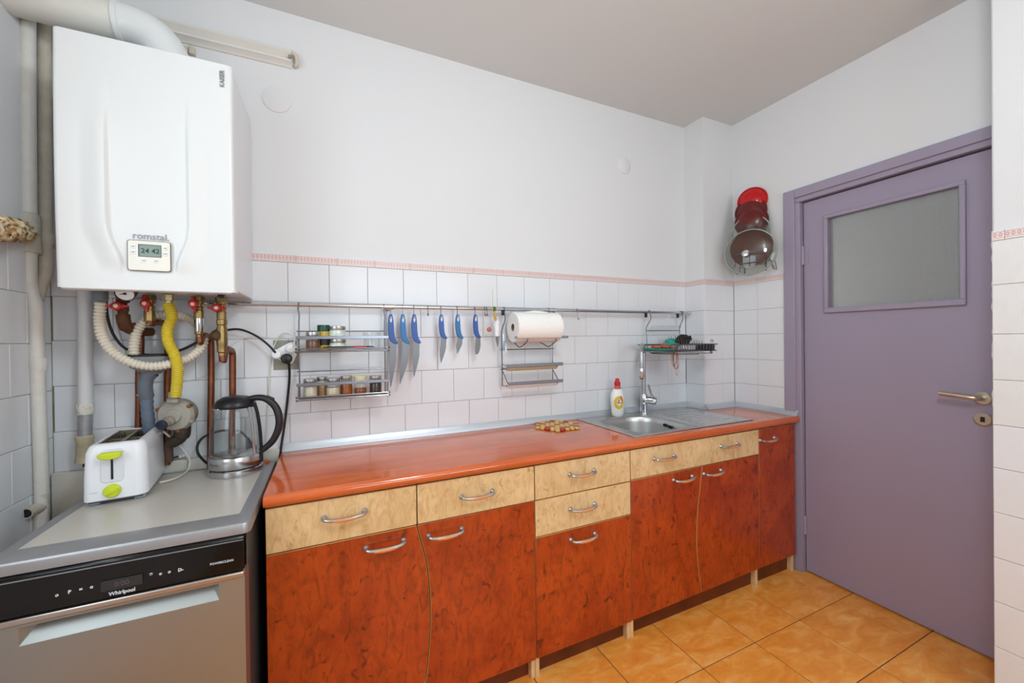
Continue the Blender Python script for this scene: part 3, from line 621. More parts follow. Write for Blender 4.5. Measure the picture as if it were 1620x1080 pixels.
obj('top_panel', MB().box((DX0+ins-.006, DYF+.072, z1-.004), (DX1-ins, DYB-.02, z1-.0004)), mat('taupe_laminate', (194, 187, 178), .28), tpo)
pan = MB().prism([(-.628, .716), (-.640, .720), (-.634, .797), (-.628, .802), (-.60, .802), (-.60, .716)], (DX0+.006, 0, 0), UY, UZ, (DX1-DX0-.018, 0, 0)); cp = obj('control_panel', pan, BLACKG, dw, bevel=.002)
obj('panel_line', MB().box((DX0+.008, -.6365, .7905), (DX1-.014, -.634, .7925)), mat('silver_line', (150, 156, 166), .3, .5), cp)
ICON = mat('panel_print', (206, 214, 222), .5)
pu = UX; pw = V((0, .006, .077)).normalized()
def onpan(u, v): p = wy(u, v, -.638); t = (p.z-.720)/.077; return V((p.x, -.6402+.006*t, p.z))
obj('lettering', text_mesh('Whirlpool', .0108, onpan(194, 935), pu, pw, .0003), ICON, cp)
obj('lettering', text_mesh('POWERCLEAN', .0072, onpan(351, 889), pu, pw, .0001), ICON, cp)
for (u, v, t) in ((90, 941, 'o'), (110, 936, 'P'), (128, 932, '='), (145, 928, 'o'), (239, 910, '*'), (254, 907, 'o'), (268, 904, 'o'), (286, 901, 'D-')):
    obj('icon', text_mesh(t, .0095 if t != '*' else .014, onpan(u, v), pu, pw, .0004), ICON, cp)
for i in range(9):
    u = 133+i*19; p = onpan(u, 896-i*3.3); q = V((p.x, -.627, .8022)); obj('icon', text_mesh('-~'[i % 2], .012, V((p.x, -.618, .8023)), UX, UY, .0003), ICON, cp)
ds = MB(); a_, b_ = onpan(160, 931), onpan(226, 903); ds.box((a_.x, -.6403, .735), (b_.x, -.6385, .758)); dsp = obj('display', ds, mat('dim_display', (46, 46, 48), .25), cp)
obj('lettering', text_mesh('0:00', .015, V(((a_.x+b_.x)/2, -.6405, .7465)), UX, UZ), mat('dim_digits', (84, 84, 88), .4), dsp)
# door with scooped handle
hx0, hx1, hz0, hz1 = .232, .575, .655, .694
dm = MB(); yf = -.634; x0, x1, zb_, ztp = DX0+.006, DX1-.012, .09, .713
def fq(xa, xb, za, zc): dm.add([(xa, yf, za), (xb, yf, za), (xb, yf, zc), (xa, yf, zc)], [(0, 1, 2, 3)])
fq(x0, x1, zb_, hz0); fq(x0, x1, hz1, ztp); fq(x0, hx0, hz0, hz1); fq(hx1, x1, hz0, hz1)
dm.add([(hx0, yf, hz0), (hx1, yf, hz0), (hx1, yf, hz1), (hx0, yf, hz1), (hx0+.022, yf+.030, hz1-.004), (hx1-.022, yf+.030, hz1-.004)], [(0, 1, 5, 4), (1, 2, 5), (3, 0, 4), (2, 3, 4, 5)])
dm.add([(x0, yf, zb_), (x1, yf, zb_), (x1, yf, ztp), (x0, yf, ztp), (x0, yf+.03, zb_), (x1+.004, yf+.03, zb_), (x1+.004, yf+.03, ztp), (x0, yf+.03, ztp)], [(1, 5, 6, 2), (3, 2, 6, 7), (0, 3, 7, 4), (0, 4, 5, 1)])
def brushed():
    m = bpy.data.materials.new('brushed_steel'); m.use_nodes = True; nt = m.node_tree; b = nt.nodes['Principled BSDF']; L = nt.links.new
    b.inputs['Base Color'].default_value = s2l((164, 167, 165))+(1,); b.inputs['Metallic'].default_value = .85; b.inputs['Roughness'].default_value = .40
    tc = nt.nodes.new('ShaderNodeTexCoord'); mp = nt.nodes.new('ShaderNodeMapping'); mp.inputs['Scale'].default_value = (3, 3, 500); L(tc.outputs['Object'], mp.inputs['Vector'])
    n = nt.nodes.new('ShaderNodeTexNoise'); n.inputs['Scale'].default_value = 1; L(mp.outputs[0], n.inputs['Vector']); bp = nt.nodes.new('ShaderNodeBump'); bp.inputs['Strength'].default_value = .06; bp.inputs['Distance'].default_value = .002; L(n.outputs['Fac'], bp.inputs['Height']); L(bp.outputs['Normal'], b.inputs['Normal']); return m
BRUSH = brushed()
obj('door', dm, BRUSH, dw, smooth=False)
obj('door_lip', MB().box((x0, -.640, .700), (x1, -.60, .7145)), mat('lip_steel', (190, 182, 176), .25, .9), dw, bevel=.004, seg=3)
obj('kickplate', MB().box((DX0+.01, -.585, FZ), (DX1-.012, -.56, .09)), BLACKP, dw)
# ledge of boxed-in pipe behind the dishwasher
lg = structure('trim_6', (.33, -.02, .8)); obj('ledge_board', MB().box((.01, -.034, .6), (.652, -.006, .866)), mat('dingy_white', (214, 210, 200), .5, vary=.06, vscale=9), lg, bevel=.003)
# ------------------------------------------------------------------ boiler
BX0, BX1, BYF, BZ0, BZ1 = .163, .566, -.333, 1.433, 2.140
bo = thing('gas_boiler', 'large white wall-hung gas boiler with a small display above the pipe valves', 'boiler', ((BX0+BX1)/2, -.17, BZ0))
CAS = mat('boiler_side', (226, 226, 230), .3)
cb = MB().box((BX0+.002, -.300, BZ0+.012), (BX1-.002, -.006, BZ1-.004)); obj('casing', cb, CAS, bo, bevel=.004)
def sm(t): t = max(0, min(1, t)); return t*t*(3-2*t)
def relief(x, z):
    top = sm((2.06-z)/.25)
    lo = sm((1.66-z)/.16); xl = .268+.030*lo*lo; xr = .457-.030*lo*lo
    dep = top*sm((z-1.475)/.05)
    e = 0
    if x < xl: e = .011*sm(1-(xl-x)/.055) if xl-x < .055 else 0.
    elif x > xr: e = .009*sm(1-(x-xr)/.055) if x-xr < .055 else 0.
    else: e = -.004*sm(min(x-xl, xr-x)/.010)+ (.011 if x-xl < xr-x else .009)*sm(1-min(x-xl, xr-x)/.009)
    bow = .006*math.sin(math.pi*(z-BZ0)/(BZ1-BZ0))
    return e*dep+bow
fg = MB(); nu, nv = 110, 80
def bf(u, v):
    x = BX0+.010+(BX1-BX0-.020)*u; z = BZ0+.004+(BZ1-BZ0-.008)*v; y = BYF-relief(x, z)
    return (x, y, z)
fg.grid(bf, nu, nv)
# rounded returns to the casing on the four sides
def ret(side):
    pts = []
    for k in range(nv+1 if side in 'LR' else nu+1):
        if side == 'L': x, y, z = bf(0, k/nv); dx, dz = -1, 0
        elif side == 'R': x, y, z = bf(1, k/nv); dx, dz = 1, 0
        elif side == 'B': x, y, z = bf(k/nu, 0); dx, dz = 0, -.4
        else: x, y, z = bf(k/nu, 1); dx, dz = 0, .4
        row = []
        for j in range(6):
            a = math.pi/2*j/5; row.append((x+dx*.010*math.sin(a), y+.010*(1-math.cos(a)), z+dz*.010*math.sin(a)))
        row.append((row[-1][0], -.298, row[-1][2])); pts.append(row)
    mb = MB(); n = 7; fs = [(i*n+j, (i+1)*n+j, (i+1)*n+j+1, i*n+j+1) for i in range(len(pts)-1) for j in range(n-1)]
    if side in 'LB': pass
    fg.add([p for r in pts for p in r], fs if side in 'RB' else [f[::-1] for f in fs])
for s_ in 'LRBT': ret(s_)
fp = obj('front_panel', fg, WHITEM, bo, ang=60)
kx0, kx1, kz0, kz1 = .3145, .409, 1.491, 1.5755
kp = MB().prism(rrect(kx0, kx1, kz0, kz1, .006, 5), (0, BYF-.0085, 0), UX, UZ, (0, .006, 0)); kpo = obj('control_panel', kp, mat('control_ivory', (236, 234, 224), .4), bo, bevel=.0012)
kg = MB(); fr_ = rrect(kx0-.0016, kx1+.0016, kz0-.0016, kz1+.0016, .007, 5); kg.prism(fr_, (0, BYF-.0072, 0), UX, UZ, (0, .004, 0)); obj('panel_gap', kg, mat('gap_shadow', (110, 106, 98), .7), kpo)
obj('lcd_frame', MB().box((.3375, BYF-.0090, 1.530), (.3895, BYF-.007, 1.5655)), mat('lcd_frame', (92, 92, 84), .4), kpo)
lc = obj('lcd_display', MB().box((.3405, BYF-.0096, 1.5315), (.388, BYF-.0085, 1.563)), mat('lcd_green', (132, 152, 140), .25), kpo)
obj('lettering', text_mesh('24', .019, (.353, BYF-.0098, 1.5465), UX, UZ, .0002), mat('lcd_ink', (46, 62, 74), .4), lc)
obj('lettering', text_mesh('42', .019, (.3765, BYF-.0098, 1.5465), UX, UZ, .0002), mat('lcd_ink', (46, 62, 74), .4), lc)
INK = mat('grey_print', (96, 96, 100), .5)
for (x, z, t) in ((.326, 1.5575, '+'), (.326, 1.5415, '-'), (.398, 1.5575, '+'), (.398, 1.5415, '-'), (.3495, 1.519, 'o'), (.3765, 1.519, '=')):
    b_ = obj('button', MB().box((x-.0058, BYF-.0105, z-.0054), (x+.0058, BYF-.008, z+.0054)), WHITEP, kpo, bevel=.001); 
    q = MB().cyl((x+.002, BYF-.0108, z), (x+.002, BYF-.0103, z), .0016, seg=8); q.box((x-.004, BYF-.0108, z-.0006), (x+.002, BYF-.0103, z+.0006)); obj('icon', q, INK, b_)
obj('lettering', text_mesh('romstal.', .0255, (.3645, BYF-.0098-relief(.36, 1.59)+.0085, 1.590), UX, UZ, .0003), mat('logo_grey', (150, 150, 156), .35, .3), bo)
obj('lettering', text_mesh('KAISER', .0165, (.5405, BYF-.0012-relief(.54, 2.09), 2.090), UZ, -UX, .0004), mat('logo_dark', (140, 140, 142), .35, .3), bo)
ga = wy(198, 464, -.235); g_ = MB().lathe([(.024, .0), (.024, -.02), (.021, -.022)], ga, (0, .87, .5)); 
gd = V((0, -.87, -.5))
gm = MB().lathe([(.0235, -.028), (.0245, 0), (.0245, .003), (.022, .003), (.022, .001)], ga, gd, caps=False); gm.cyl(ga-gd*.028, ga-gd*.001, .023); gauge = obj('pressure_gauge', gm, BLACKP, bo)
obj('dial', MB().lathe([(.0222, .0012), (.001, .0013)], ga, gd, caps=False), WHITEP, gauge)
gu = V((1, 0, 0)); gw = gd.cross(gu)*-1
nd = MB(); nd.add([ga+gd*.002+gu*.003+gw*.002, ga+gd*.002-gu*.016+gw*.004, ga+gd*.002-gu*.016+gw*.005, ga+gd*.002+gu*.001-gw*.003], [(0, 1, 2, 3)]); nd.lathe([(.004, .0015), (.004, .003), (.001, .0032)], ga, gd, 10); obj('needle', nd, mat('needle_blue', (40, 46, 66), .4), gauge)
obj('drain_boss', MB().lathe([(.018, 0), (.018, -.03), (.012, -.034)], (.197, -.19, BZ0+.012)), GREYP, bo)
obj('cable_gland', MB().box((.505, -.26, BZ0-.006), (.522, -.235, BZ0+.012)), BLACKP, bo)
# flue
fz = 2.293; fy = -.165; fx = .368; fr0 = .055
fo = thing('flue_pipe', 'thick white flue pipe bending from the boiler top into the left wall', 'pipe', (fx, fy, BZ1))
obj('flue_collar', MB().lathe([(.075, -.003), (.075, .006), (.062, .010)], (fx, fy, BZ1)), WHITEM, fo)
el = [(fx, fy, BZ1+.002), (fx, fy, BZ1+.045)]
for k in range(1, 11): a = math.pi/2*k/10; el.append((fx-.105*(1-math.cos(a)), fy, BZ1+.045+.105*math.sin(a)))
el.append((fx-.130, fy, BZ1+.15)); obj('flue_elbow', MB().tube(el, [fr0+.002]*len(el), 32), WHITEM, fo)
zz = BZ1+.15
obj('flue_ring', MB().lathe([(fr0+.002, -.014), (fr0+.006, -.012), (fr0+.006, .0), (fr0+.002, .002)], (fx-.127, fy, zz), (-1, 0, 0), 36), WHITEM, fo)
obj('flue_straight', MB().tube([(fx-.125, fy, zz), (.002, fy, zz+.006)], fr0, 32), mat('flue_white', (226, 224, 216), .35), fo)
obj('elbow_plug', MB().lathe([(.004, 0), (.004, .002)], (fx-.006, fy-fr0-.0005, BZ1+.040), (0, -1, 0), 12), GREYP, fo)
tag(obj('amber_disc', MB().lathe([(.026, 0), (.026, .010), (.020, .014)], (.498, -.24, BZ1-.004)), mat('amber_rubber', (196, 148, 62), .5)), 'amber rubber disc lying on top of the boiler', 'disc')
tag(obj('flue_washer', MB().lathe([(.052, 0), (.052, .004), (.040, .016), (.036, .017)], (.262, -.20, BZ1-.004)), WHITEM), 'white inspection cap on the boiler top under the flue pipe', 'cap')
# wall rail high on the wall behind the flue
wrl = thing('wall_rail', 'white painted rail high on the back wall beside the flue elbow', 'rail', (.36, -.02, 2.39))
rp = MB().prism([(0, 2.372), (-.006, 2.372), (-.012, 2.380), (-.030, 2.386), (-.030, 2.392), (-.014, 2.398), (-.024, 2.408), (-.034, 2.418), (-.030, 2.430), (-.018, 2.434), (0, 2.432)], (.006, 0, 0), UY, UZ, (.702, 0, 0)); obj('rail_body', rp, mat('rail_white', (224, 221, 214), .45), wrl, ang=50)
ec = MB().tube(spline([(.708, -.022, 2.424), (.722, -.022, 2.418), (.727, -.020, 2.400), (.726, -.014, 2.386), (.720, -.008, 2.382)], 4), .008, 10); obj('end_hook', ec, mat('yellowed_white', (206, 196, 182), .5), wrl)
obj('end_screw', MB().lathe([(.006, 0), (.006, .010)], (.704, -.030, 2.398), (0, -1, 0), 10), GREYM, wrl)
tag(obj('terminal_block', MB().box((.362, -.016, 2.335), (.378, 0, 2.357)).box((.380, -.018, 2.332), (.398, 0, 2.360)), mat('ivory_block', (206, 198, 178), .5), bevel=.002), 'small ivory cable clip on the wall right of the flue elbow', 'clip')
for (nm, x, z, r, lab) in (('vent_cover', .654, 2.2375, .0505, 'round white blanking plate on the wall right of the boiler'), ('junction_cover', 2.387, 2.2735, .0475, 'faint round white cover high on the wall above the sink')):
    tag(obj(nm, MB().lathe([(r, 0), (r, .003), (r-.003, .005), (.001, .0055)], (x, 0, z), (0, -1, 0), 40), PAINT), lab, 'cover')
# ------------------------------------------------------------------ left corner pipes
ra = thing('riser_pipe', 'front white heating riser in the left corner with a rusty tee', 'pipe', (.02, -.09, .8))
RA = lambda u, v, y=-.105: wy(u, v, y)
pA = [RA(44, -20), RA(45.5, 330)]; obj('upper_pipe', MB().tube([RA(44, -25), RA(44.5, 100), RA(45, 200), RA(46, 345)], .0170, 16), PIPEP, ra)
obj('tee_fitting', MB().tube([RA(46, 337), RA(46, 341), RA(46.5, 385), RA(47, 396), RA(47, 400)], [.019, .0235, .0235, .0265, .0265], 16), PIPED, ra)
lpth = spline([RA(47, 392), RA(47, 440), RA(51, 462), RA(57, 490), RA(59, 560), RA(63, 680), RA(66, 770), RA(65.5, 840), RA(65.5, 870)], 5)
obj('lower_pipe', MB().tube(lpth, .0165, 16), PIPEP, ra)
q = RA(64, 568); obj('pipe_joint', MB().tube([RA(60, 567), RA(61, 575), RA(61.5, 586)], [.0195, .020, .0175], 16), PIPEP, ra)
e0, e1, e2 = RA(67, 786), RA(66, 800), RA(42, 812, -.15)
obj('elbow', MB().tube(spline([RA(67, 780), e1, e1.lerp(e2, .45), e2], 4), .0165, 14), PIPED, ra)
eo = e2+(e2-e1).normalized()*.001; obj('open_end', MB().cyl(e2, eo, .0125), BLACKP, ra)
rb = thing('riser_pipe', 'rear yellowed heating riser in the left corner joining the front one', 'pipe', (.05, -.05, 1.3))
RB = lambda u, v, y=-.055: wy(u, v, y)
obj('upper_pipe', MB().tube(spline([RB(69, -5), RB(69.5, 120), RB(70.5, 370), RB(71.5, 415, -.058), RB(71, 432, -.062), RB(64, 452, -.075), RB(57, 474, -.095)], 5), .0165, 16), PIPED, rb)
obj('pipe_coupling', MB().tube([RB(70.5, 368), RB(70.5, 372), RB(71, 382), RB(71, 386)], [.0185, .021, .021, .0185], 16), PIPED, rb)
# crossing branch with crumbling foam lagging
br = thing('branch_pipe', 'crumbling brown foam-lagged pipe entering at the left edge', 'pipe', tuple(RA(10, 375)))
b0, b1 = RA(44, 368), wx(-55, 352, .075)
random.seed(5); bp_ = MB(); nK = 60; pts = [b0.lerp(b1, k/nK) for k in range(nK+1)]; bp_.tube(pts, [.020+.0095*min(1, k/16)+.003*math.sin(k*1.3) for k in range(nK+1)], 22)
for i in range(len(bp_.v)):
    c = pts[min(i//22, nK)]; p = V(bp_.v[i]); bp_.v[i] = tuple(c+(p-c)*random.uniform(.78, 1.22))
def foam_mat():
    m = mat('foam_lagging', (214, 194, 158), .95, bump=.6, bscale=70); nt = m.node_tree; L = nt.links.new; tc = nt.nodes.new('ShaderNodeTexCoord')
    v = nt.nodes.new('ShaderNodeTexVoronoi'); v.inputs['Scale'].default_value = 62; L(tc.outputs['Object'], v.inputs['Vector'])
    r = nt.nodes.new('ShaderNodeValToRGB'); e = r.color_ramp.elements; e[0].position = .12; e[0].color = s2l((74, 50, 22))+(1,); e[1].position = .62; e[1].color = s2l((222, 206, 176))+(1,); q = e.new(.34); q.color = s2l((176, 134, 74))+(1,)
    L(v.outputs['Distance'], r.inputs['Fac']); L(r.outputs['Color'], nt.nodes['Principled BSDF'].inputs['Base Color']); return m
obj('lagging', bp_, foam_mat(), br, ang=80)
hb = MB()
for k in range(34):
    t = random.uniform(.12, .95); a = random.uniform(-1.2, 1.5); c = b0.lerp(b1, t); d_ = V((math.cos(a), -.25, math.sin(a))).normalized(); hb.ball(c+d_*(.0165+.0095*min(1, t*3)), random.uniform(.004, .0085), 8)
obj('foam_pits', hb, mat('foam_pit', (98, 66, 30), .95), br)
# white waste stack with repaired joint
ws = thing('waste_pipe', 'upright white pipe behind the toaster with a torn taped joint', 'pipe', tuple(wy(135, 730, -.045)))
P_ = lambda u, v: wy(u, v, -.045)
obj('upper_pipe', MB().tube([P_(133.5, 440), P_(135, 560), P_(135, 648)], .0182, 18), mat('stack_white', (220, 221, 224), .38, bump=.1, bscale=40), ws)
tpj = MB().tube([P_(135, 638), P_(135, 642), P_(135, 650), P_(135, 655)], [.0195, .0225, .0215, .0195], 14); obj('tape_joint', tpj, mat('white_tape', (228, 224, 214), .7, bump=.9, bscale=90), ws)
obj('grey_pipe', MB().tube([P_(135, 650), P_(134.5, 695)], .0175, 16), mat('zinc_pipe', (156, 156, 160), .45, .3, bump=.3, bscale=60, vary=.15, vscale=40), ws)
obj('socket', MB().tube([P_(134, 688), P_(134, 690), P_(134, 694), P_(134, 697), P_(133.5, 724), P_(133.5, 727), P_(133.5, 731)], [.0195, .0225, .0225, .0205, .0205, .0225, .0225], 18), mat('old_socket', (190, 178, 150), .6, bump=.3, bscale=50, vary=.2, vscale=25), ws)
obj('plug', MB().tube([P_(136, 730), P_(136, 738)], .008, 10), BLACKP, ws)
# ------------------------------------------------------------------ pipes below the boiler
YC = -.042
def vertical(name, label, pts, r=.0108, m=COPPER, parts=None, cat='pipe'):
    o = obj(name, MB().tube(spline(pts, 5), r, 12), m); tag(o, label, cat); return o
YV = -.135
def valve(label, u, v0, v1, hu, hv, horiz, body):
    top_, bot = wy(u, v0, YV), wy(u, v1, YV)
    t = thing('isolation_valve', label, 'valve', tuple(bot), 'red-handled valves under the boiler')
    b = MB(); L = top_.z-bot.z; cx, cy = top_.x, YV
    pr = [(.015, 0), (.0165, -.012), (.0165, -.018), (.0105, -.020), (.0105, -.026), (.0145, -.030), (.0145, -.30*L-.018), (.0125, -.5*L), (.0145, -.72*L), (.0145, -.86*L), (.010, -.9*L), (.010, -L)]
    b.lathe([(r, z) for r, z in sorted(pr, key=lambda q: -q[1])], (cx, cy, BZ0+.0), seg=8 if 0 else 14); obj('valve_body', b, body, t, ang=25)
    obj('union_nut', MB().lathe([(.017, 0), (.0185, -.003), (.0185, -.015), (.017, -.018)], (cx, cy, BZ0+.008), seg=6), BRASS, t, smooth=False)
    h = wy(hu, hv, YV-.026); hm = MB()
    hm.lathe([(.0135, -.006), (.0145, 0), (.0125, .007), (.007, .008)], h, (0, -1, 0), 14)
    A = UX if horiz else V((-.12, 0, 1)).normalized(); B = V((0, 1, 0)).cross(A)
    hm.obox(h+V((0, .001, 0)), A*.027, UY*.003, B*.0038); hm.obox(h+V((0, .001, 0)), A*.016, UY*.004, B*.0075)
    hd = obj('handle', hm, REDM, t, bevel=.0015); obj('stem', MB().cyl(h, (h.x, YV, h.z), .006, seg=10), BRASS, t)
    sc = MB().lathe([(.006, .007), (.006, .0105), (.0045, .0112)], h, (0, -1, 0), 12); obj('handle_nut', sc, mat('nut_cream', (226, 214, 176), .4), hd)
    return t, V((cx, YV, 0))
v1_, c1 = valve('red-handled valve on a rusty elbow, leftmost below the boiler', 194, 458, 505, 185, 484, True, RUST)
v2_, c2 = valve('red-handled valve second from the left below the boiler, handle upright', 236, 460, 503, 230, 480, False, BRASS)
v3_, c3 = valve('red-handled valve above a bright chrome sleeve, third below the boiler', 314, 462, 498, 306, 481, False, BRASS)
v4_, c4 = valve('red-handled valve above a dark brass filter, rightmost below the boiler', 350, 462, 500, 343, 487, True, BRASS)
Y1 = -.10
obj('rusty_fitting', MB().tube(spline([(c1.x, YV, 1.375), (c1.x+.003, YV, 1.348), (c1.x+.010, YV+.012, 1.328), (c1.x+.030, YV+.045, 1.322), (c1.x+.048, -.062, 1.322)], 5), [.0175]*9+[.014]*12, 14), RUST, v1_)
pA_ = wy(221, 690, YC)
vertical('copper_pipe', 'leftmost copper pipe, dropping behind the grey funnel', [wy(212, 515, -.062), wy(219, 517, -.05), wy(222.5, 535, YC), wy(222, 560, YC), wy(220, 590, YC), wy(220, 640, YC), wy(219, 690, YC), wy(219, 720, YC)], .0105)
vertical('copper_pipe', 'second copper pipe from the left, running behind the yellow hose', [(c2.x, YV, 1.366), (c2.x+.004, YV, 1.349), wy(246, 510, -.11), wy(256, 510, -.07), wy(264, 514, -.045), wy(266, 535, YC), wy(265, 600, YC), wy(265, 660, YC), wy(264, 735, YC)], .0105)
obj('chrome_sleeve', MB().lathe([(.0125, 1.374), (.0132, 1.376), (.0132, 1.322), (.0125, 1.320)], (c3.x, YV, 0)), CHROME, v3_)
obj('lower_nut', MB().lathe([(.0125, 1.324), (.0125, 1.312), (.009, 1.309), (.009, 1.300)], (c3.x, YV, 0), seg=12), BRASS, v3_)
vertical('copper_pipe', 'third copper pipe from the left, just left of the kettle lid', [(c3.x, YV, 1.302), (c3.x+.003, YV, 1.284), wy(321, 531, -.11), wy(329, 532, -.07), wy(333.5, 538, -.045), wy(334, 560, YC), wy(334, 620, YC), wy(333, 690, YC), wy(333, 740, YC)], .0105)
fb_ = MB().lathe([(.0145, 1.362), (.0165, 1.360), (.0165, 1.345), (.014, 1.342), (.014, 1.338), (.0165, 1.332), (.0165, 1.276), (.0155, 1.270), (.0155, 1.250), (.0115, 1.246), (.0115, 1.236)], (c4.x, YV, 0), seg=12); obj('filter_body', fb_, BRASS, v4_, ang=25)
dd = V((-.62, -.35, .62)).normalized(); obj('filter_leg', MB().lathe([(.0145, 0), (.0150, .016), (.0185, .018), (.0185, .036), (.013, .038)], V((c4.x, YV, 1.292)), dd, 8), mat('dark_brass', (98, 82, 56), .5, .7), v4_, smooth=False)
vertical('copper_pipe', 'rightmost copper pipe, seen through the glass kettle', [(c4.x, YV, 1.240), (c4.x+.003, YV, 1.219), wy(357, 553, -.11), wy(363, 553, -.075), wy(367.5, 558, -.047), wy(368, 580, YC), wy(368, 640, YC), wy(367, 700, YC), wy(367, 745, YC)], .0112)
def corr(path, r, pitch, amp, seg=14):
    P = spline(path, 24); out = [P[0]]; acc = 0; L = [0]
    for a, b in zip(P, P[1:]): L.append(L[-1]+(b-a).length)
    n = int(L[-1]/(pitch/4)); ts = np.linspace(0, L[-1], n); A = np.array([tuple(p) for p in P]); pts = np.stack([np.interp(ts, L, A[:, i]) for i in range(3)], 1)
    prof = [0, .8, 1, .8]; return MB().tube([V(p) for p in pts], [r-amp+amp*prof[i % 4] for i in range(n)], seg)
gh = [(.3475, -.150, BZ0-.022), wy(272, 500, -.160), wy(265, 521, -.165), wy(266.5, 541, -.165), wy(275.5, 560, -.165), wy(281, 582, -.16), wy(280, 605, -.15), wy(278, 626, -.14)]
gt = thing('gas_hose', 'yellow corrugated gas hose from the boiler to the regulator', 'hose', tuple(gh[-1]))
obj('hose', corr(gh, .0158, .0062, .0022), YELLOW, gt)
obj('hose_nut', MB().lathe([(.018, .010), (.0195, .008), (.0195, -.010), (.013, -.012), (.013, -.030)], (.3475, -.150, BZ0), seg=8), mat('tin_nut', (196, 184, 150), .35, .7), gt, smooth=False)
wh = [(.181, -.16, BZ0+.01), wy(159, 480, -.160), wy(157.5, 505, -.160), wy(162, 532, -.160), wy(178, 556, -.160), wy(205, 572, -.160), wy(240, 579, -.158), wy(274, 574, -.15), wy(303, 563, -.12), wy(320, 546, -.10), wy(320, 525, -.085), wy(306, 508, -.08), wy(283, 498, -.085), wy(258, 497, -.095), wy(236, 503, -.105), wy(219, 520, -.115), wy(213, 540, -.12), wy(212.5, 562, -.125), wy(220, 578, -.125)]
tag(obj('condensate_hose', corr(wh, .0148, .0105, .0036), CREAMH), 'cream corrugated hose looping under the boiler into the funnel', 'hose')
# tundish funnel
fc_ = wy(241, 563, -.105); ft = thing('drain_funnel', 'grey plastic funnel catching the cream hose under the boiler', 'funnel', (fc_.x, -.105, fc_.z-.12))
obj('bowl', MB().lathe([(.066, .004), (.069, .004), (.069, -.004), (.067, -.018), (.056, -.036), (.034, -.050), (.024, -.056), (.022, -.060), (.020, -.056), (.032, -.046), (.053, -.033), (.063, -.017), (.066, .004)], fc_, seg=40, caps=False, sy=.9), mat('funnel_grey', (126, 130, 134), .45), ft)
obj('rim', MB().tube([(fc_.x+.068*math.cos(t), -.105+.0612*math.sin(t), fc_.z+.003) for t in [2*math.pi*k/40 for k in range(40)]], .0036, 8, closed=True), BLACKP, ft)
st_ = wy(231, 600, -.10); 
obj('spout', MB().tube(spline([(fc_.x, -.105, fc_.z-.052), wy(233, 596, -.105), wy(229.5, 612, -.10), wy(232, 628, -.09)], 5), [.0215]*6+[.0195]*10, 16), GREYP, ft)
def twist(path, r, turns, amp=.0012, seg=16):
    P = spline(path, 14); mb = MB().tube(P, r, seg); n = len(P); v = []
    for i in range(n):
        for k in range(seg):
            p = V(mb.v[i*seg+k]); c = P[i]; v.append(tuple(c+(p-c)*(1+amp/r*math.cos((k/seg)*2*math.pi*4+i/n*turns*2*math.pi))))
    mb.v = v; return mb
tag(obj('grey_hose', twist([wy(232, 627, -.09), wy(233, 650, -.085), wy(235.5, 675, -.08), wy(237, 705, -.07)], .0168, 8), mat('slate_hose', (106, 118, 136), .5)), 'slate grey ribbed drain hose below the funnel', 'hose')
tag(obj('zip_tie', MB().tube([(wy(231, 627, -.09).x+.0215*math.cos(t)-.006, -.072+.034*math.sin(t), wy(231, 625, -.09).z+.003*math.cos(t)*-1) for t in [2*math.pi*k/20 for k in range(20)]], .0013, 6, closed=True), CABLEW), 'thin pale tie strapping the grey hose to a copper pipe', 'tie')
# gas regulator
rc = wy(277, 657, -.105); rg = thing('gas_regulator', 'grey cast gas regulator with a dark blue cap below the yellow hose', 'regulator', (rc.x, -.09, rc.z-.07))
rd = V((-.22, -.96, -.10)).normalized()
obj('diaphragm_case', MB().lathe([(.030, .055), (.046, .048), (.050, .040), (.0505, .012), (.056, .010), (.056, .004), (.054, .002), (.052, -.001), (.050, -.003), (.030, -.006), (.028, -.004)], rc, rd*-1, 36), GREYM, rg)
fcx = MB().lathe([(.050, .003), (.048, .006), (.024, .008), (.022, .014), (.020, .016)], rc, rd, 32); obj('cover_plate', fcx, mat('grey_cover', (172, 167, 156), .5, .15, bump=.1, bscale=80), rg)
ns = rc+rd*.008+V((-.006, 0, -.012)); nd_ = (rd+V((-.20, 0, -.16))).normalized()
ch = obj('adjuster_neck', MB().lathe([(.0165, 0), (.0165, .014), (.0145, .016), (.0145, .030), (.016, .031), (.016, .034)], ns, nd_, 24), GREYM, rg); obj('adjuster_cap', MB().lathe([(.0150, .033), (.0160, .036), (.0160, .044), (.0145, .046)], ns, nd_, 24), mat('navy_cap', (38, 44, 64), .4), rg)
for k in range(6):
    a = math.radians(60*k+25); u_ = rd.cross(UZ).normalized(); w_ = u_.cross(rd); c = rc+u_*.0535*math.cos(a)+w_*.0535*math.sin(a)
    obj('screw', MB().lathe([(.0065, -.012), (.0065, .005), (.004, .007)], c, rd, 8), GREYM if k % 2 else mat('rusty_screw', (134, 92, 58), .6, .4), rg)
obj('inlet', MB().lathe([(.0185, .046), (.0205, .048), (.0205, .060), (.016, .062), (.016, .082)], (rc.x+.003, -.125, rc.z), (0, 0, 1), 8), GREYM, rg, smooth=False)
obj('outlet_elbow', MB().tube(spline([(rc.x+.014, -.085, rc.z-.040), (rc.x+.012, -.08, rc.z-.066), (rc.x+.002, -.075, rc.z-.085), (rc.x-.018, -.07, rc.z-.097)], 5), [.024]*8+[.020]*8, 16), mat('dark_iron', (70, 60, 50), .6, .4, bump=.4, bscale=60, vary=.2, vscale=30), rg)
vertical('gas_pipe', 'dark gas pipe dropping from the regulator behind the toaster', [(rc.x-.018, -.07, rc.z-.094), (rc.x-.03, -.062, rc.z-.105), (rc.x-.034, -.055, rc.z-.13), (rc.x-.034, -.050, rc.z-.165)], .0135, mat('painted_gas_pipe', (92, 66, 54), .6))
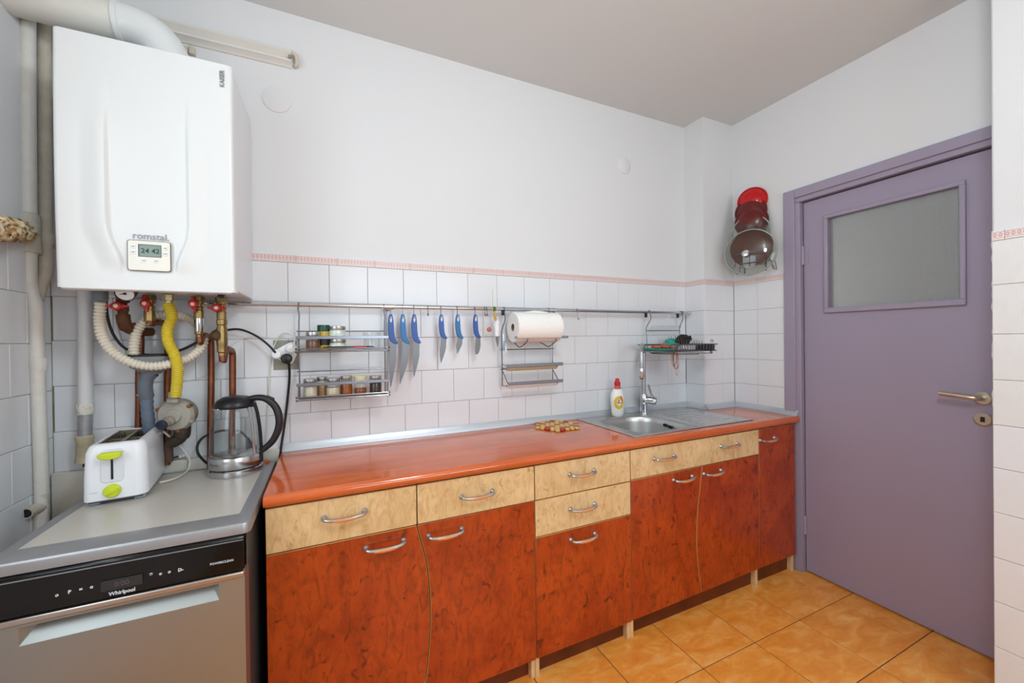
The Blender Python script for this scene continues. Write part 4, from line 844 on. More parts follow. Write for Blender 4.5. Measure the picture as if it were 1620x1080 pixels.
fitg = thing('flex_connector', 'small white and silver connector lying on the ledge beside the toaster', 'connector', tuple(wy(283, 722, -.022)))
obj('sleeve', MB().tube([wy(296, 718, -.024), wy(284, 722, -.024)], .0065, 12), WHITEP, fitg); obj('crimp', MB().tube([wy(284, 722, -.024), wy(266, 727, -.024)], .0052, 12), CHROME, fitg)
# ------------------------------------------------------------------ sockets and cables
obj('mortar_patch', MB().box((.629, -.0062, 1.172), (.716, -.003, 1.289)), mat('grey_mortar', (152, 150, 136), .9, bump=.5, bscale=60, vary=.2, vscale=30), wb)
ad = thing('socket_adapter', 'white three-way socket adapter over a grey mortar patch', 'adapter', (.675, -.03, 1.20))
tri = []
for (u, v) in ((437, 553), (461, 541), (469, 547), (470, 558), (463, 574), (455, 575), (436, 566), (433, 560)): p = wy(u, v, -.03); tri.append((p.x, p.z))
tri = [(p.x, p.y) for p in [V((q.x, q.y, 0)) for q in spline([(a, b, 0) for a, b in tri], 4, True)]]
obj('adapter_body', MB().prism(tri[::-1], (0, -.034, 0), UX, UZ, (0, .029, 0)), WHITEP, ad, bevel=.004, seg=3)
def plug(name, label, u, v, mcol, path, r, pr=.0185, d=(0, -1, 0), grip=None):
    c = wy(u, v, -.034); t = thing(name, label, 'cable', (c.x, c.y, c.z))
    obj('plug', MB().lathe([(pr-.001, 0), (pr, .003), (pr, .018), (pr-.005, .024), (.004, .026)], c, d, 24), mcol, t)
    if grip: obj('plug_grip', MB().tube([c+V((0, -.018, -.006)), c+V(grip)*.5+V((0, -.016, 0)), c+V(grip)+V((0, -.012, 0))], [.010, .0075, .005], 12), mcol, t)
    obj('cable', MB().tube(spline(path, 6), r, 8), RUBBER if mcol is not WHITEP or name == 'boiler_cable' else CABLEW, t); return t
plug('boiler_cable', 'black cable from behind the boiler hoses to a white plug in the adapter', 438, 560, WHITEP, [wy(168, 470, -.06), wy(170, 500, -.05), wy(180, 530, -.04), wy(202, 553, -.03), wy(245, 562, -.025), wy(284, 554, -.025), wy(312, 541, -.025), wy(338, 528, -.03), wy(362, 521.5, -.04), wy(382, 521.5, -.045), wy(405, 531, -.05), wy(424, 545, -.055), wy(436, 558, -.06)], .0042)
plug('white_appliance_cable', 'white cable arching over the socket adapter from its right plug', 461, 551, WHITEP, [wy(463, 551, -.06), wy(466, 541, -.062), wy(463, 531, -.05), wy(453, 526.5, -.035), wy(444, 530, -.02), wy(436, 541, -.012), wy(431, 556, -.010), wy(427, 580, -.009), wy(425.5, 620, -.009), wy(423, 660, -.010), wy(421, 700, -.012), wy(421, 722, -.02)], .0028)
plug('kettle_cable', 'black cord hanging from the lowest plug down to the worktop edge', 454, 567, BLACKP, [wy(457, 576, -.048), wy(458, 588, -.035), wy(457.5, 605, -.022), wy(454, 640, -.016), wy(449, 680, -.020), wy(445, 705, -.030), wy(443, 722, -.034), wy(442, 738, -.04)], .0045, .0195, (0, -1, 0), (.009, 0, -.028))
tag(obj('thin_wire', MB().tube(spline([wy(420, 533, -.007), wy(395, 533, -.007), wy(375, 540, -.008), wy(360, 553, -.008), wy(345, 574, -.008), wy(328, 592, -.008), wy(308, 600, -.008), wy(284, 604, -.008), wy(268, 603, -.008)], 6), .0017, 6), CABLEW), 'thin pale wire curving over the tiles behind the copper pipes', 'cable')
tag(obj('thin_wire', MB().tube(spline([wy(178, 480, -.02), wy(183, 505, -.008), wy(191, 535, -.008), wy(199, 560, -.008)], 6), .0017, 6), CABLEW), 'thin pale wire hanging straight down left of the grey funnel', 'cable')
tag(obj('orange_clip', MB().prism([(-.012, 0), (.010, .002), (.012, .006), (.0, .010), (-.012, .007)], (.612, -.072, DZ+.0005), UX, UZ, (0, -.009, 0)), mat('orange_plastic', (234, 98, 34), .4), bevel=.001), 'tiny orange plastic clip behind the kettle handle', 'clip')
# ------------------------------------------------------------------ toaster (own frame: front faces -y)
ta = math.radians(7.5)
to = thing('toaster', 'white two-slot toaster with lime green lever and dial', 'toaster', (.253, -.178, DZ), rz=ta)
TW, TL, TH = .068, .142, .168
TWHITE = mat('toaster_white', (240, 241, 246), .18)
def tsec(z):       # half width, half length, corner radius at height z
    t = (z-.012)/(TH-.012); return TW*(1.0-.07*t*t), TL*(1-.055*t*t), .034
def tring(z, shrink=0.):
    a, b, r = tsec(z); a -= shrink; b -= shrink; front_r = .018; pts = []
    for cxs, cys, a0, rr in ((1, 1, 0, r), (-1, 1, 90, r), (-1, -1, 180, front_r), (1, -1, 270, .026)):
        for k in range(8): an = math.radians(a0+90*k/7); pts.append((cxs*(a-rr)+rr*math.cos(an), cys*(b-rr)+rr*math.sin(an), z))
    return pts
tb = MB(); R = [tring(.012, .004), tring(.014, 0)]+[tring(.014+(TH-.022-.014)*k/8) for k in range(1, 9)]+[tring(TH-.012, .0025), tring(TH-.005, .005), tring(TH-.001, .009), tring(TH, .014)]
# slot opening
ax_, bx_ = .044, .112
def hole(z): return [(max(-ax_, min(ax_, x)), max(-bx_+.004, min(bx_, y)), z) for x, y, _ in tring(TH)]
R += [hole(TH), hole(TH-.05)]
n = 32; tb.add([p for r in R for p in r], [(i*n+k, i*n+(k+1) % n, (i+1)*n+(k+1) % n, (i+1)*n+k) for i in range(len(R)-1) for k in range(n)]+[tuple(range(n-1, -1, -1))])
# lower rear tuck so the base narrows towards the back
tbo = obj('body', tb, TWHITE, to, ang=40)
sl = MB()
sl.box((-ax_, -bx_, TH-.049), (ax_, bx_, TH-.047)); sl.box((-ax_, -bx_, TH-.05), (-ax_+.001, bx_, TH-.003)); sl.box((ax_-.001, -bx_, TH-.05), (ax_, bx_, TH-.003)); sl.box((-ax_, bx_-.001, TH-.05), (ax_, bx_, TH-.003))
sl.box((-.0045, -bx_, TH-.05), (.0045, bx_, TH-.006)); sl.box((-ax_, -.004, TH-.03), (ax_, .004, TH-.010))
obj('slot_liner', sl, mat('slot_metal', (150, 138, 116), .4, .8), to)
gw_ = MB()
for sx in (-1, 1):
    for dx in (.010, .030):
        for k in range(7): y = -bx_+.012+k*(2*bx_-.024)/6; gw_.cyl((sx*dx, y, TH-.046), (sx*dx, y, TH-.008), .0012, seg=6)
obj('bread_guides', gw_, CHROME, to)
fyl = -TL-.0005
# lever recess
a0_, b0_ = tsec(.11)[1], 0
rec = MB(); rx = .025
def recess(u, v):
    x = -rx+2*rx*u; z = .062+(.152-.062)*v; e = min(sm(u/.10), sm((1-u)/.10), sm(v/.14), sm((1-v)/.05)); return (x-.006, -tsec(z)[1]-.0006+0.0*e, z)
panel = MB()
RIMT = mat('toaster_recess', (226, 228, 236), .25)
fr2 = rrect(-rx-.006, rx-.006, .060, .153, .012, 6)
obj('lever_panel', MB().prism(fr2, (0, -TL-.0008, 0), UX, UZ, (0, .012, 0)), RIMT, to, bevel=.003, seg=3)
obj('lever_slot', MB().box((-.0085, -TL-.0016, .070), (-.0035, -TL+.004, .138)), BLACKP, to)
lvm = MB(); lp_ = [(-.026, .006), (-.022, -.004), (-.012, -.0085), (.0, -.010), (.012, -.0085), (.022, -.004), (.026, .006), (.020, .009), (-.020, .009)]
lvm.prism(lp_, (-.006, -TL-.026, .140), UX, UZ, (0, .024, 0)); obj('lever', lvm, LIME, to, bevel=.003, seg=3)
kn = MB().lathe([(.0185, 0), (.0185, .006), (.016, .010), (.010, .0115)], (-.006, -TL-.0005, .038), (0, -1, 0), 32); kn.obox((-.006, -TL-.0125, .038), V((.014, 0, .005)), V((0, .003, 0)), V((-.001, 0, .003))); obj('dial', kn, LIME, to)
obj('button_plate', MB().box((-.052, -TL-.001, .036), (-.036, -TL+.004, .043)), RIMT, to, bevel=.001)
ft_ = MB().box((-TW+.010, -TL+.012, .006), (TW-.012, TL-.016, .0125)); obj('base_plate', ft_, mat('toaster_base', (86, 94, 104), .5), to)
for sx, sy in ((-1, -1), (1, -1), (-1, 1), (1, 1)):
    x, y = sx*(TW-.020), sy*(TL-.030); obj('foot', MB().box((x-.013, y-.016, 0), (x+.013, y+.016, .0125)), mat('foot_grey', (150, 158, 168), .5), to, bevel=.003)
tc_ = thing('toaster_cable', 'pale toaster cord looping down behind the white toaster', 'cable', tuple(wz(290, 745, DZ)))
obj('cable', MB().tube(spline([wy(258, 682, -.070), wy(268, 690, -.064), wy(284, 704, -.055), wy(297, 721, -.050), wy(300.5, 733, -.052), wz(295, 746, DZ+.0045), wz(282, 754.5, DZ+.0045), wz(266, 760, DZ+.0045), wz(252, 763, DZ+.0045)], 7), .0034, 10), CABLEW, tc_)
# ------------------------------------------------------------------ kettle
kc = V((.527, -.143, DZ)); ke = thing('glass_kettle', 'glass electric kettle with black lid and handle on a steel base', 'kettle', tuple(kc))
obj('power_base', MB().lathe([(.080, 0), (.081, .003), (.080, .018), (.077, .021)], kc, seg=48), CHROME, ke)
obj('base_gap', MB().lathe([(.076, .020), (.076, .028)], kc, seg=48), BLACKP, ke)
obj('steel_band', MB().lathe([(.078, .026), (.0795, .029), (.0785, .062), (.0775, .064)], kc, seg=48), mat('kettle_steel', (200, 200, 202), .2, 1), ke)
gp = [(.0765, .062), (.0765, .080), (.0755, .110), (.0725, .150), (.0680, .190), (.0625, .220), (.0590, .232)]
obj('glass_body', MB().lathe(gp+[(r-.0025, h) for r, h in reversed(gp)], kc, seg=56, caps=False), GLASS, ke, ang=60)
obj('inner_floor', MB().lathe([(.072, .064), (.068, .066), (.035, .072), (.028, .071), (.001, .071)], kc, seg=40, caps=False), mat('kettle_floor', (206, 206, 208), .22, 1), ke)
ld = MB().lathe([(.0595, .226), (.0625, .230), (.0620, .238), (.054, .252), (.036, .263), (.012, .267), (.001, .267)], kc, seg=48, caps=False); obj('lid', ld, BLACKP, ke, ang=50)
sp_ = MB(); sdv = V((-.80, -.60, 0)); 
obj('spout', MB().tube([kc+sdv*.052+UZ*.222, kc+sdv*.066+UZ*.224, kc+sdv*.080+UZ*.231], [.019, .0145, .007], 16), JARGLASS, ke)
hdv = V((.97, -.24, 0)).normalized(); H = lambda r, h: kc+hdv*r+UZ*h
obj('handle_strip', MB().tube(spline([H(.061, .236), H(.069, .205), H(.0765, .150), H(.080, .09), H(.0805, .05), H(.080, .03)], 5), .0055, 10), BLACKP, ke)
obj('level_strip', MB().tube(spline([H(.058, .228)+V((-.012, -.02, 0)), H(.067, .19)+V((-.012, -.023, 0)), H(.0735, .12)+V((-.012, -.025, 0)), H(.0755, .065)+V((-.012, -.025, 0))], 5), .006, 10), CHROME, ke)
hp = spline([H(.040, .252), H(.070, .257), H(.100, .250), H(.128, .222), H(.140, .180), H(.136, .140), H(.118, .102), H(.096, .080), H(.080, .068)], 6)
obj('handle', MB().tube(hp, [.0095+.003*math.sin(math.pi*i/(len(hp)-1)) for i in range(len(hp))], 14), mat('handle_black', (36, 32, 34), .4), ke)
obj('switch', MB().obox(H(.112, .2545), hdv*.012+UZ*-.006, V((.24, .97, 0))*.007, UZ*.004), BLACKP, ke, bevel=.002)
kb = thing('kettle_base_cord', 'black cord curling up beside the kettle to a loose grey plug behind it', 'cable', tuple(wz(326, 738, DZ)))
obj('cable', MB().tube(spline([wy(334, 737, -.115), wy(322, 728, -.085), wy(313, 716, -.065), wy(312.5, 704, -.055), wy(320, 693, -.050), wy(335, 685, -.048), wy(358, 680, -.046), wy(376, 681, -.046), wy(386, 687, -.046), wy(391, 694, -.045)], 6), .0042, 10), RUBBER, kb)
obj('loose_plug', MB().tube([wy(391, 692, -.045), wy(392.5, 697, -.045), wy(395, 704, -.045), wy(397, 708, -.045)], [.0055, .0085, .0125, .0155], 14), mat('plug_grey', (78, 80, 88), .5), kb)
# ------------------------------------------------------------------ utensil rail
RY, RZ = -.050, 1.4255
def railz(x): return RZ+.004*(x-.4)/2.4
rl = thing('utensil_rail', 'long chrome utensil rail along the tiled back wall', 'rail', (1.6, RY, RZ))
obj('rod', MB().tube([(.384, RY, railz(.384)), (2.835, RY, railz(2.835))], .0078, 16), CHROME, rl)
for x in (.384, 2.835): obj('end_cap', MB().ball((x, RY, railz(x)), .0105, 14), CHROME, rl)
for x in (.46, 1.062, 1.866, 2.80):
    b = MB().lathe([(.012, -.020), (.0115, -.020), (.0115, .020), (.010, .020)], (x, RY, railz(x)), (1, 0, 0), 16); b.cyl((x, RY, railz(x)), (x, -.004, railz(x)), .006, seg=12); b.lathe([(.016, .004), (.016, .009), (.012, .011)], (x, 0, railz(x)), (0, -1, 0), 18); obj('bracket', b, CHROME, rl)
for x in (1.592, 2.492, 2.742):
    obj('stopper', MB().box((x-.006, RY-.007, railz(x)-.030), (x+.006, RY+.006, railz(x)-.005)), BLACKP, rl, bevel=.002)
def hookpath(x, zlow, curl=True):
    z = railz(x); r = .0092
    p = [(x, RY+r, z-.004)]+[(x, RY+r*math.cos(a), z+r*math.sin(a)) for a in (math.pi*k/6 for k in range(7))]+[(x, RY-r-.001, z-.012), (x-.002, RY-r-.002, zlow+.012)]
    if curl: p += [(x-.002, RY-r-.004, zlow+.003), (x-.002, RY-r-.010, zlow), (x-.002, RY-r-.015, zlow+.005), (x-.002, RY-r-.016, zlow+.011)]
    return p
def hook(x, zlow, label): 
    return tag(obj('rail_hook', MB().tube(spline(hookpath(x, zlow), 3), .0017, 8), WIRE), label, 'hook', 'small wire hooks on the chrome rail')
# ------------------------------------------------------------------ knives
def knife(label, X, zt, kind, L, tipdx, w, hm):
    t = thing('kitchen_knife', label, 'knife', (X, -.068, zt), 'blue-handled knives hanging from the rail')
    HL = .126 if kind == 'long' else .108; k = HL/.126
    hp = [(-.005, 0), (0, .002), (.005, 0), (.0095, -.018), (.0115, -.045), (.013, -.075), (.0165, -.098), (.0225, -.112), (.0275, -.121), (.0225, -.1265), (.010, -.122), (-.001, -.113), (-.0075, -.100), (-.0105, -.080), (-.0120, -.050), (-.0100, -.018)]
    hp = [(p.x, p.y) for p in spline([(a*(k*.6+.4), b*k, 0) for a, b in hp], 3, True)]
    obj('handle', MB().prism(hp, (X, -.074, zt), UX, UZ, (0, .013, 0)), hm, t, bevel=.003, seg=2)
    obj('hang_hole', MB().prism([(.0042*math.cos(a), -.021*k+.013*math.sin(a)) for a in (2*math.pi*i/16 for i in range(16))], (X, -.0748, zt), UX, UZ, (0, .0146, 0)), mat('pale_inlay', (214, 220, 228), .4), t)
    y0 = -.1185*k
    if kind == 'butter': bp = [(.002, y0+.006), (.020, y0), (.0235, y0-.030), (.021, y0-.055), (.013, y0-.076), (.003, y0-.082), (-.003, y0-.076), (-.003, y0-.045), (.000, y0-.015)]
    else: bp = [(-.004, y0+.014), (.0205, y0-.003), (.0205+w*.15, y0-L*.22), (.0195+w*.1, y0-L*.42), (.012+tipdx*.3, y0-L*.68), (tipdx+.004, y0-L*.93), (tipdx, y0-L), (tipdx-.0025, y0-L*.90), (-.0065+tipdx*.45, y0-L*.5), (-.004, y0-L*.15)]
    bp = [(p.x, p.y) for p in spline([(a, b, 0) for a, b in bp], 3, True)]
    obj('blade', MB().prism(bp, (X, -.0685, zt), UX, UZ, (0, .0016, 0)), BLADE, t, smooth=False)
    hook(X+.001, zt-.022*k, label.replace('blue-handled', 'wire hook carrying the blue-handled').split(',')[0])
knife('leftmost blue-handled knife with the longest straight blade, beside the spice rack', 1.067, 1.393, 'long', .190, -.004, .010, BLUEH)
knife('second blue-handled knife from the left, broad bowed blade and teal-blue handle', 1.117, 1.393, 'long', .178, -.014, .022, TEALH)
knife('third blue-handled knife from the left, long slim curved blade', 1.165, 1.394, 'long', .152, -.004, .002, BLUEH)
knife('fourth blue-handled knife from the left, short curved blade, after a free hook', 1.285, 1.395, 'short', .114, -.004, .002, BLUEH)
knife('fifth blue-handled knife from the left, shortest pointed blade', 1.361, 1.396, 'short', .074, -.004, .000, TEALH)
knife('rightmost blue-handled knife with a wide rounded butter-knife blade', 1.446, 1.397, 'butter', .080, 0, .02, BLUEH)
hook(1.228, 1.389, 'free wire hook between the third and fourth hanging knives')
hook(2.017, 1.381, 'free wire hook right of the paper towel roll')
for i, x in enumerate((1.497, 1.507)): hook(x, 1.392, ('left', 'right')[i]+' one of two free wire hooks close together right of the last knife')
# ------------------------------------------------------------------ spice rack
def rackwire(mb, pts, r=.0022, n=3): mb.tube(pts if n == 0 else spline(pts, n), r, 8)
sr = thing('spice_rack', 'two-tier chrome spice rack hanging on the left of the rail', 'rack', (.88, -.09, 1.055))
yb, yfr = -.046, -.140; xl, xr = .722, 1.042
for x in (xl, xr):
    w = MB(); rackwire(w, hookpath(x, 1.40, False)+[(x+.002, -.060, 1.38), (x, -.060, 1.33), (x, -.060, 1.058)], .0028); obj('side_wire', w, WIRE, sr)
for zf, zb_, zbar in ((1.249, 1.323, 1.297), (1.068, 1.165, 1.121)):
    w = MB(); w.tube([(xl-.008, -.058, zb_), (xr+.004, -.058, zb_)], .0022, 8); obj('back_rod', w, WIRE, sr)
    w = MB(); w.box((xl-.006, yfr-.003, zbar-.006), (xr+.006, yfr+.001, zbar+.006)); obj('front_bar', w, STEELBAR, sr, bevel=.001)
    w = MB(); w.tube([(xl-.006, yfr, zf+.006), (xr+.006, yfr, zf+.006)], .0025, 8); w.tube([(xl-.006, yfr+.006, zf-.006), (xr+.006, yfr+.006, zf-.006)], .0025, 8)
    for y in (-.062, -.085, -.110): w.tube([(xl, y, zf-.003), (xr, y, zf-.003)], .0018, 6)
    for x in (xl, xr): w.tube([(x, -.058, zf-.003), (x, yfr, zf+.002)], .0025, 8); w.tube([(x, yfr, zf+.002), (x, yfr, zbar)], .0025, 8); w.tube([(x, -.058, zbar), (x, yfr, zbar)], .0025, 8)
    for x in (xl-.006, xr+.006): w.ball((x, yfr, zf+.006), .0045, 8); w.ball((x, yfr+.006, zf-.006), .0045, 8)
    obj('tray', w, WIRE, sr)
def jar(name, label, u, v, y, z0, r, h, lid_h, content, fill, lidm, glass=True, grp=None, lidr=None):
    c = wy(u, v, y); c.z = z0; t = thing(name, label, 'jar', tuple(c), grp); lidr = lidr or r*.92; hb = h-lid_h
    pr = [(r*.9, 0), (r, .004), (r, hb*.78), (r*.86, hb*.95), (r*.80, hb)]
    if glass:
        obj('glass_body', MB().lathe(pr+[(a-.0018, max(b, .003)) for a, b in reversed(pr)], c, seg=24, caps=False), JARGLASS, t)
        obj('content', MB().lathe([(r*.85, .0035), (r-.0024, .006), (r-.0024, hb*fill), (.001, hb*fill+.002)], c, seg=20), content, t)
    else: obj('body', MB().lathe(pr, c, seg=24), content, t)
    obj('lid', MB().lathe([(lidr, hb-.002), (lidr*1.03, hb), (lidr*1.03, h-.002), (lidr*.95, h)], c, seg=24), lidm, t); return t
TIN = mat('tin_lid', (198, 198, 196), .25, .9)
GR = 'spice jars in the chrome spice rack'
spice = lambda n, c, v=.25: mat(n, c, .9, vary=v, vscale=160)
jar('spice_jar', 'leftmost jar on the lower spice tier, white powder inside', 491, 610, -.105, 1.0665, .0255, .074, .016, spice('white_spice', (226, 218, 200), .06), .75, TIN, grp=GR)
jar('spice_jar', 'jar of brown powder behind the white ones on the lower spice tier', 509.5, 608, -.078, 1.0665, .0215, .078, .016, spice('tan_spice', (176, 138, 92)), .7, TIN, grp=GR)
jar('spice_jar', 'second front jar on the lower spice tier, pale granules inside', 527, 606, -.110, 1.0665, .0265, .074, .016, spice('pale_spice', (220, 206, 180), .08), .62, TIN, grp=GR)
jar('spice_jar', 'jar of orange paprika-coloured powder, middle of the lower spice tier', 548, 604, -.095, 1.0665, .0240, .079, .014, spice('orange_spice', (170, 92, 36), .12), .88, TIN, grp=GR)
jar('spice_jar', 'jar with a cream lid and rust-brown flakes on the lower spice tier', 570, 603, -.100, 1.0665, .0255, .076, .020, spice('rust_spice', (152, 84, 46), .4), .45, mat('cream_lid', (222, 212, 168), .4), grp=GR)
jar('spice_jar', 'rightmost jar on the lower spice tier, full of dark peppercorns', 594, 600, -.100, 1.0665, .0250, .074, .018, spice('pepper', (66, 52, 46), .6), .8, TIN, grp=GR)
jar('spice_jar', 'jar of ground brown spice at the left of the upper spice tier', 495.5, 550, -.105, 1.2475, .0265, .072, .016, spice('brown_spice', (124, 84, 60), .25), .72, TIN, grp=GR)
c = wy(512.5, 550, -.085); tin = thing('spice_tin', 'tall yellow spice tin with a dark green cap on the upper tier', 'tin', (c.x, c.y, 1.2475))
c.z = 1.2475; obj('tin_body', MB().lathe([(.0225, 0), (.0225, .074), (.0215, .076)], c), mat('mustard_tin', (188, 156, 62), .35), tin)
obj('cap', MB().lathe([(.0230, .074), (.0235, .077), (.0235, .096), (.022, .099)], c), mat('bottle_green', (24, 72, 58), .3), tin)
lbm = MB(); ang = [math.radians(200+140*k/12) for k in range(13)]; 
vs = [(c.x+.0228*math.cos(a), c.y+.0228*math.sin(a), c.z+z) for z in (.020, .052) for a in ang]; lbm.add(vs, [(k, k+1, 14+k, 13+k) for k in range(12)]); obj('label', lbm, mat('black_label', (34, 34, 30), .4), tin)
GG = mat('green_print_glass', (214, 222, 214), .15, vary=.25, vscale=60)
jar('spice_jar', 'lower of two stacked tin-lidded jars on the upper spice tier', 534.5, 550, -.095, 1.2475, .0300, .044, .012, GG, .8, TIN, False, GR, .0305)
jar('spice_jar', 'upper of two stacked tin-lidded jars on the upper spice tier', 534.0, 550, -.095, 1.292, .0300, .050, .012, GG, .8, TIN, False, GR, .0305)
c = wy(588, 545, -.09); c.z = 1.2475
tag(obj('glass_tumbler', MB().lathe([(.024, 0), (.030, .004), (.034, .07), (.0325, .07), (.0285, .006), (.001, .005)], c, seg=28, caps=False), GLASS), 'clear glass tumbler at the right of the upper spice tier', 'glass')
kp_ = thing('paring_knife', 'black utensil with a pink band lying along the upper spice tier', 'knife', tuple(wy(550, 552, -.128)))
p0, p1, p2, p3 = wy(511, 555.5, -.130), wy(560, 553.5, -.128), wy(579, 551.5, -.128), wy(593, 550, -.127)
for p in (p0, p1, p2, p3): p.z = 1.2535+.0035
obj('black_handle', MB().tube([p0, p0.lerp(p1, .5), p1], [.0045, .0058, .0048], 10), BLACKP, kp_); obj('pink_band', MB().tube([p1, p2], .0058, 10), mat('hot_pink', (206, 52, 98), .4), kp_); obj('black_tip', MB().tube([p2, p2.lerp(p3, .6), p3], [.0052, .005, .002], 10), BLACKP, kp_)
# ------------------------------------------------------------------ paper towel rack
pk = thing('towel_rack', 'chrome kitchen roll rack with two lower foil bars on the rail', 'rack', (1.74, -.08, 1.05))
xl, xr = 1.598, 1.872
for x, nx in ((xl, xl-.010), (xr, xr-.002)):
    w = MB(); rackwire(w, hookpath(x, 1.40, False)+[(x, -.064, 1.375), (nx, -.046, 1.325), (nx, -.044, 1.25), (nx, -.044, 1.058)], .0028); obj('side_wire', w, WIRE, pk)
for z in (1.232, 1.137): obj('cross_rod', MB().tube([(xl-.018, -.046, z), (xr+.006, -.046, z)], .0022, 8), WIRE, pk)
w = MB(); w.box((1.607, -.150, 1.284), (1.900, -.146, 1.296)); obj('front_bar', w, STEELBAR, pk, bevel=.001)
for (ua, va, ub, vb, uc, vc) in ((835, 535, 822, 549, 815, 543), (880, 535, 868, 548, 858, 543)):
    a, b, cc = wy(ua, va, -.146), wy(ub, vb, -.12), wy(uc, vc, -.075); a.z = 1.286
    w = MB(); w.tube(spline([a, (a.x-.004, -.142, 1.268), b, cc, (cc.x-.01, -.046, cc.z+.012)], 5), .0026, 8); obj('cradle_hook', w, WIRE, pk)
for z0_, u0 in ((1.156, 0), (1.072, 0)):
    w = MB().box((xl-.008, -.110, z0_-.008), (xr+.020, -.104, z0_+.008)); obj('cutter_bar', w, STEELBAR, pk, bevel=.0012)
    w = MB()
    for x in (xl-.008, xr-.004): w.tube([(x, -.046, z0_+.055 if z0_ < 1.1 else z0_+.004), (x, -.104, z0_+.002)], .0022, 8); w.tube([(x, -.046, z0_-.014), (x, -.100, z0_-.012)], .0022, 8)
    obj('arm', w, WIRE, pk)
def roll(name, label, x0, x1, y, z, r, m, hole=.018, mc=None):
    t = thing(name, label, 'roll', ((x0+x1)/2, y, z-r)); 
    obj('sheet', MB().lathe([(hole, 0), (r-.003, 0), (r, .003), (r, x1-x0-.003), (r-.003, x1-x0), (hole, x1-x0)], (x0, y, z), (1, 0, 0), 48, caps=False), m, t); obj('core', MB().lathe([(hole+.0005, .0004), (hole-.002, .0004), (hole-.002, x1-x0), (hole, x1-x0)], (x0, y, z), (1, 0, 0), 24, caps=False), mc or CARD, t); return t
pt = roll('paper_towel_roll', 'fat white paper towel roll resting in the chrome rack', 1.621, 1.862, -.100, 1.338, .072, PAPER)
def flap(u, v): a = math.radians(100-70*v); r = .0735+.006*math.sin(math.pi*u)*(1-v); return (1.69+.13*u, -.100-r*math.cos(a), 1.338+r*math.sin(a))
obj('loose_sheet', MB().grid(lambda u, v: (1.675+.14*u, -.100+.0735*math.sin(math.radians(30*(v-.7)))*1, 1.338+.0730*math.cos(math.radians(30*(v-.7)))+.009*math.sin(math.pi*u)*math.sin(math.pi*v)), 12, 8), PAPER, pt)
roll('film_roll', 'thin beige roll behind the upper foil bar of the kitchen roll rack', xl-.002, xr+.002, -.079, 1.143, .0125, BEIGE, .006)
roll('film_roll', 'thin white roll behind the lowest bar of the kitchen roll rack', xl-.002, xr+.002, -.079, 1.060, .0125, PAPER, .006)
# clothes peg
cp_ = wy(797, 532, -.068); pg = thing('clothes_peg', 'blue and white clothes peg clipped to the kitchen roll rack', 'peg', tuple(cp_))
obj('white_leg', MB().prism([(-.006, .012), (.002, .012), (.004, -.02), (.016, -.072), (.008, -.074), (-.001, -.03), (-.006, -.01)], (cp_.x, -.072, cp_.z), UX, UZ, (0, .010, 0)), WHITEP, pg, bevel=.0015)
obj('blue_leg', MB().prism([(.004, .010), (.012, .010), (.010, -.018), (-.002, -.070), (-.010, -.070), (.001, -.025)], (cp_.x, -.0745, cp_.z), UX, UZ, (0, .009, 0)), mat('peg_blue', (120, 172, 196), .4), pg, bevel=.0015)
obj('spring', MB().tube([(cp_.x+.003+.005*math.cos(a), -.0755, cp_.z-.025+.005*math.sin(a)) for a in (2*math.pi*k/12 for k in range(12))], .0012, 6, closed=True), CHROME, pg)
# bits hanging left of the towel rack
yy = -.066
a = wy(779.5, 457, -.056); b = wy(779.5, 487, -.060)
tag(obj('wooden_skewer', MB().tube([a, b, b-UZ*.02], [.0012, .0016, .0016], 6), mat('skewer_wood', (214, 196, 150), .7)), 'thin wooden skewer standing up above the rail left of the paper towels', 'skewer')
x = wy(781, 488, -.05).x; g_ = MB()
for k in range(3): g_.tube([(x-.004+.005*k, RY+.0105*math.cos(t), railz(x)+.0105*math.sin(t)) for t in (2*math.pi*j/16 for j in range(16))], .002, 6, closed=True)
tag(obj('rubber_band', g_, mat('green_rubber', (86, 132, 62), .5)), 'green rubber band wound round the rail above the white peeler', 'band')
a = wy(782, 494, yy); b = wy(783.5, 507, yy); n = 40
tag(obj('coiled_cord', MB().tube([tuple(a.lerp(b, k/n)+V((.0062*math.cos(k*1.25), .005*math.sin(k*1.25), 0))) for k in range(n+1)], .0022, 6), mat('yellow_cord', (216, 176, 92), .7)), 'short yellow coiled cord hanging under the green rubber band', 'cord')
pe = thing('vegetable_peeler', 'white-handled peeler with a steel blade hanging left of the paper towels', 'peeler', tuple(wy(786, 520, yy)))
c = wy(786, 510, yy); obj('handle', MB().prism([(-.004, .010), (.006, .012), (.009, 0), (.008, -.066), (-.010, -.066), (-.011, -.01)], (c.x, yy-.005, c.z), UX, UZ, (0, .008, 0)), WHITEP, pe, bevel=.002)
obj('hang_loop', MB().tube([a+V((0, -.004, .012)), a+V((.001, -.006, -.01)), V((c.x, yy-.001, c.z+.008))], .0014, 6), CHROME, pe)
obj('blade', MB().prism([(p.x, p.y) for p in spline([(-.007, -.064, 0), (.006, -.064, 0), (.007, -.09, 0), (.001, -.118, 0), (-.004, -.100, 0), (-.008, -.082, 0)], 3, True)], (c.x+.001, yy-.002, c.z), UX, UZ, (0, .0016, 0)), BLADE, pe)
c = wy(774, 521, yy); kc_ = thing('ball_charm', 'small dusky pink ball on a silver clip hanging beside the white peeler', 'charm', tuple(c))
obj('ball', MB().ball(c, .0115, 16), mat('dusky_pink', (190, 112, 108), .45), kc_)
obj('clip', MB().tube(spline([c+V((.004, 0, .010)), c+V((.011, -.003, .017)), c+V((.018, 0, .026)), wy(782, 505, yy)], 4), .0026, 8), mat('clip_silver', (180, 184, 196), .3, .8), kc_)
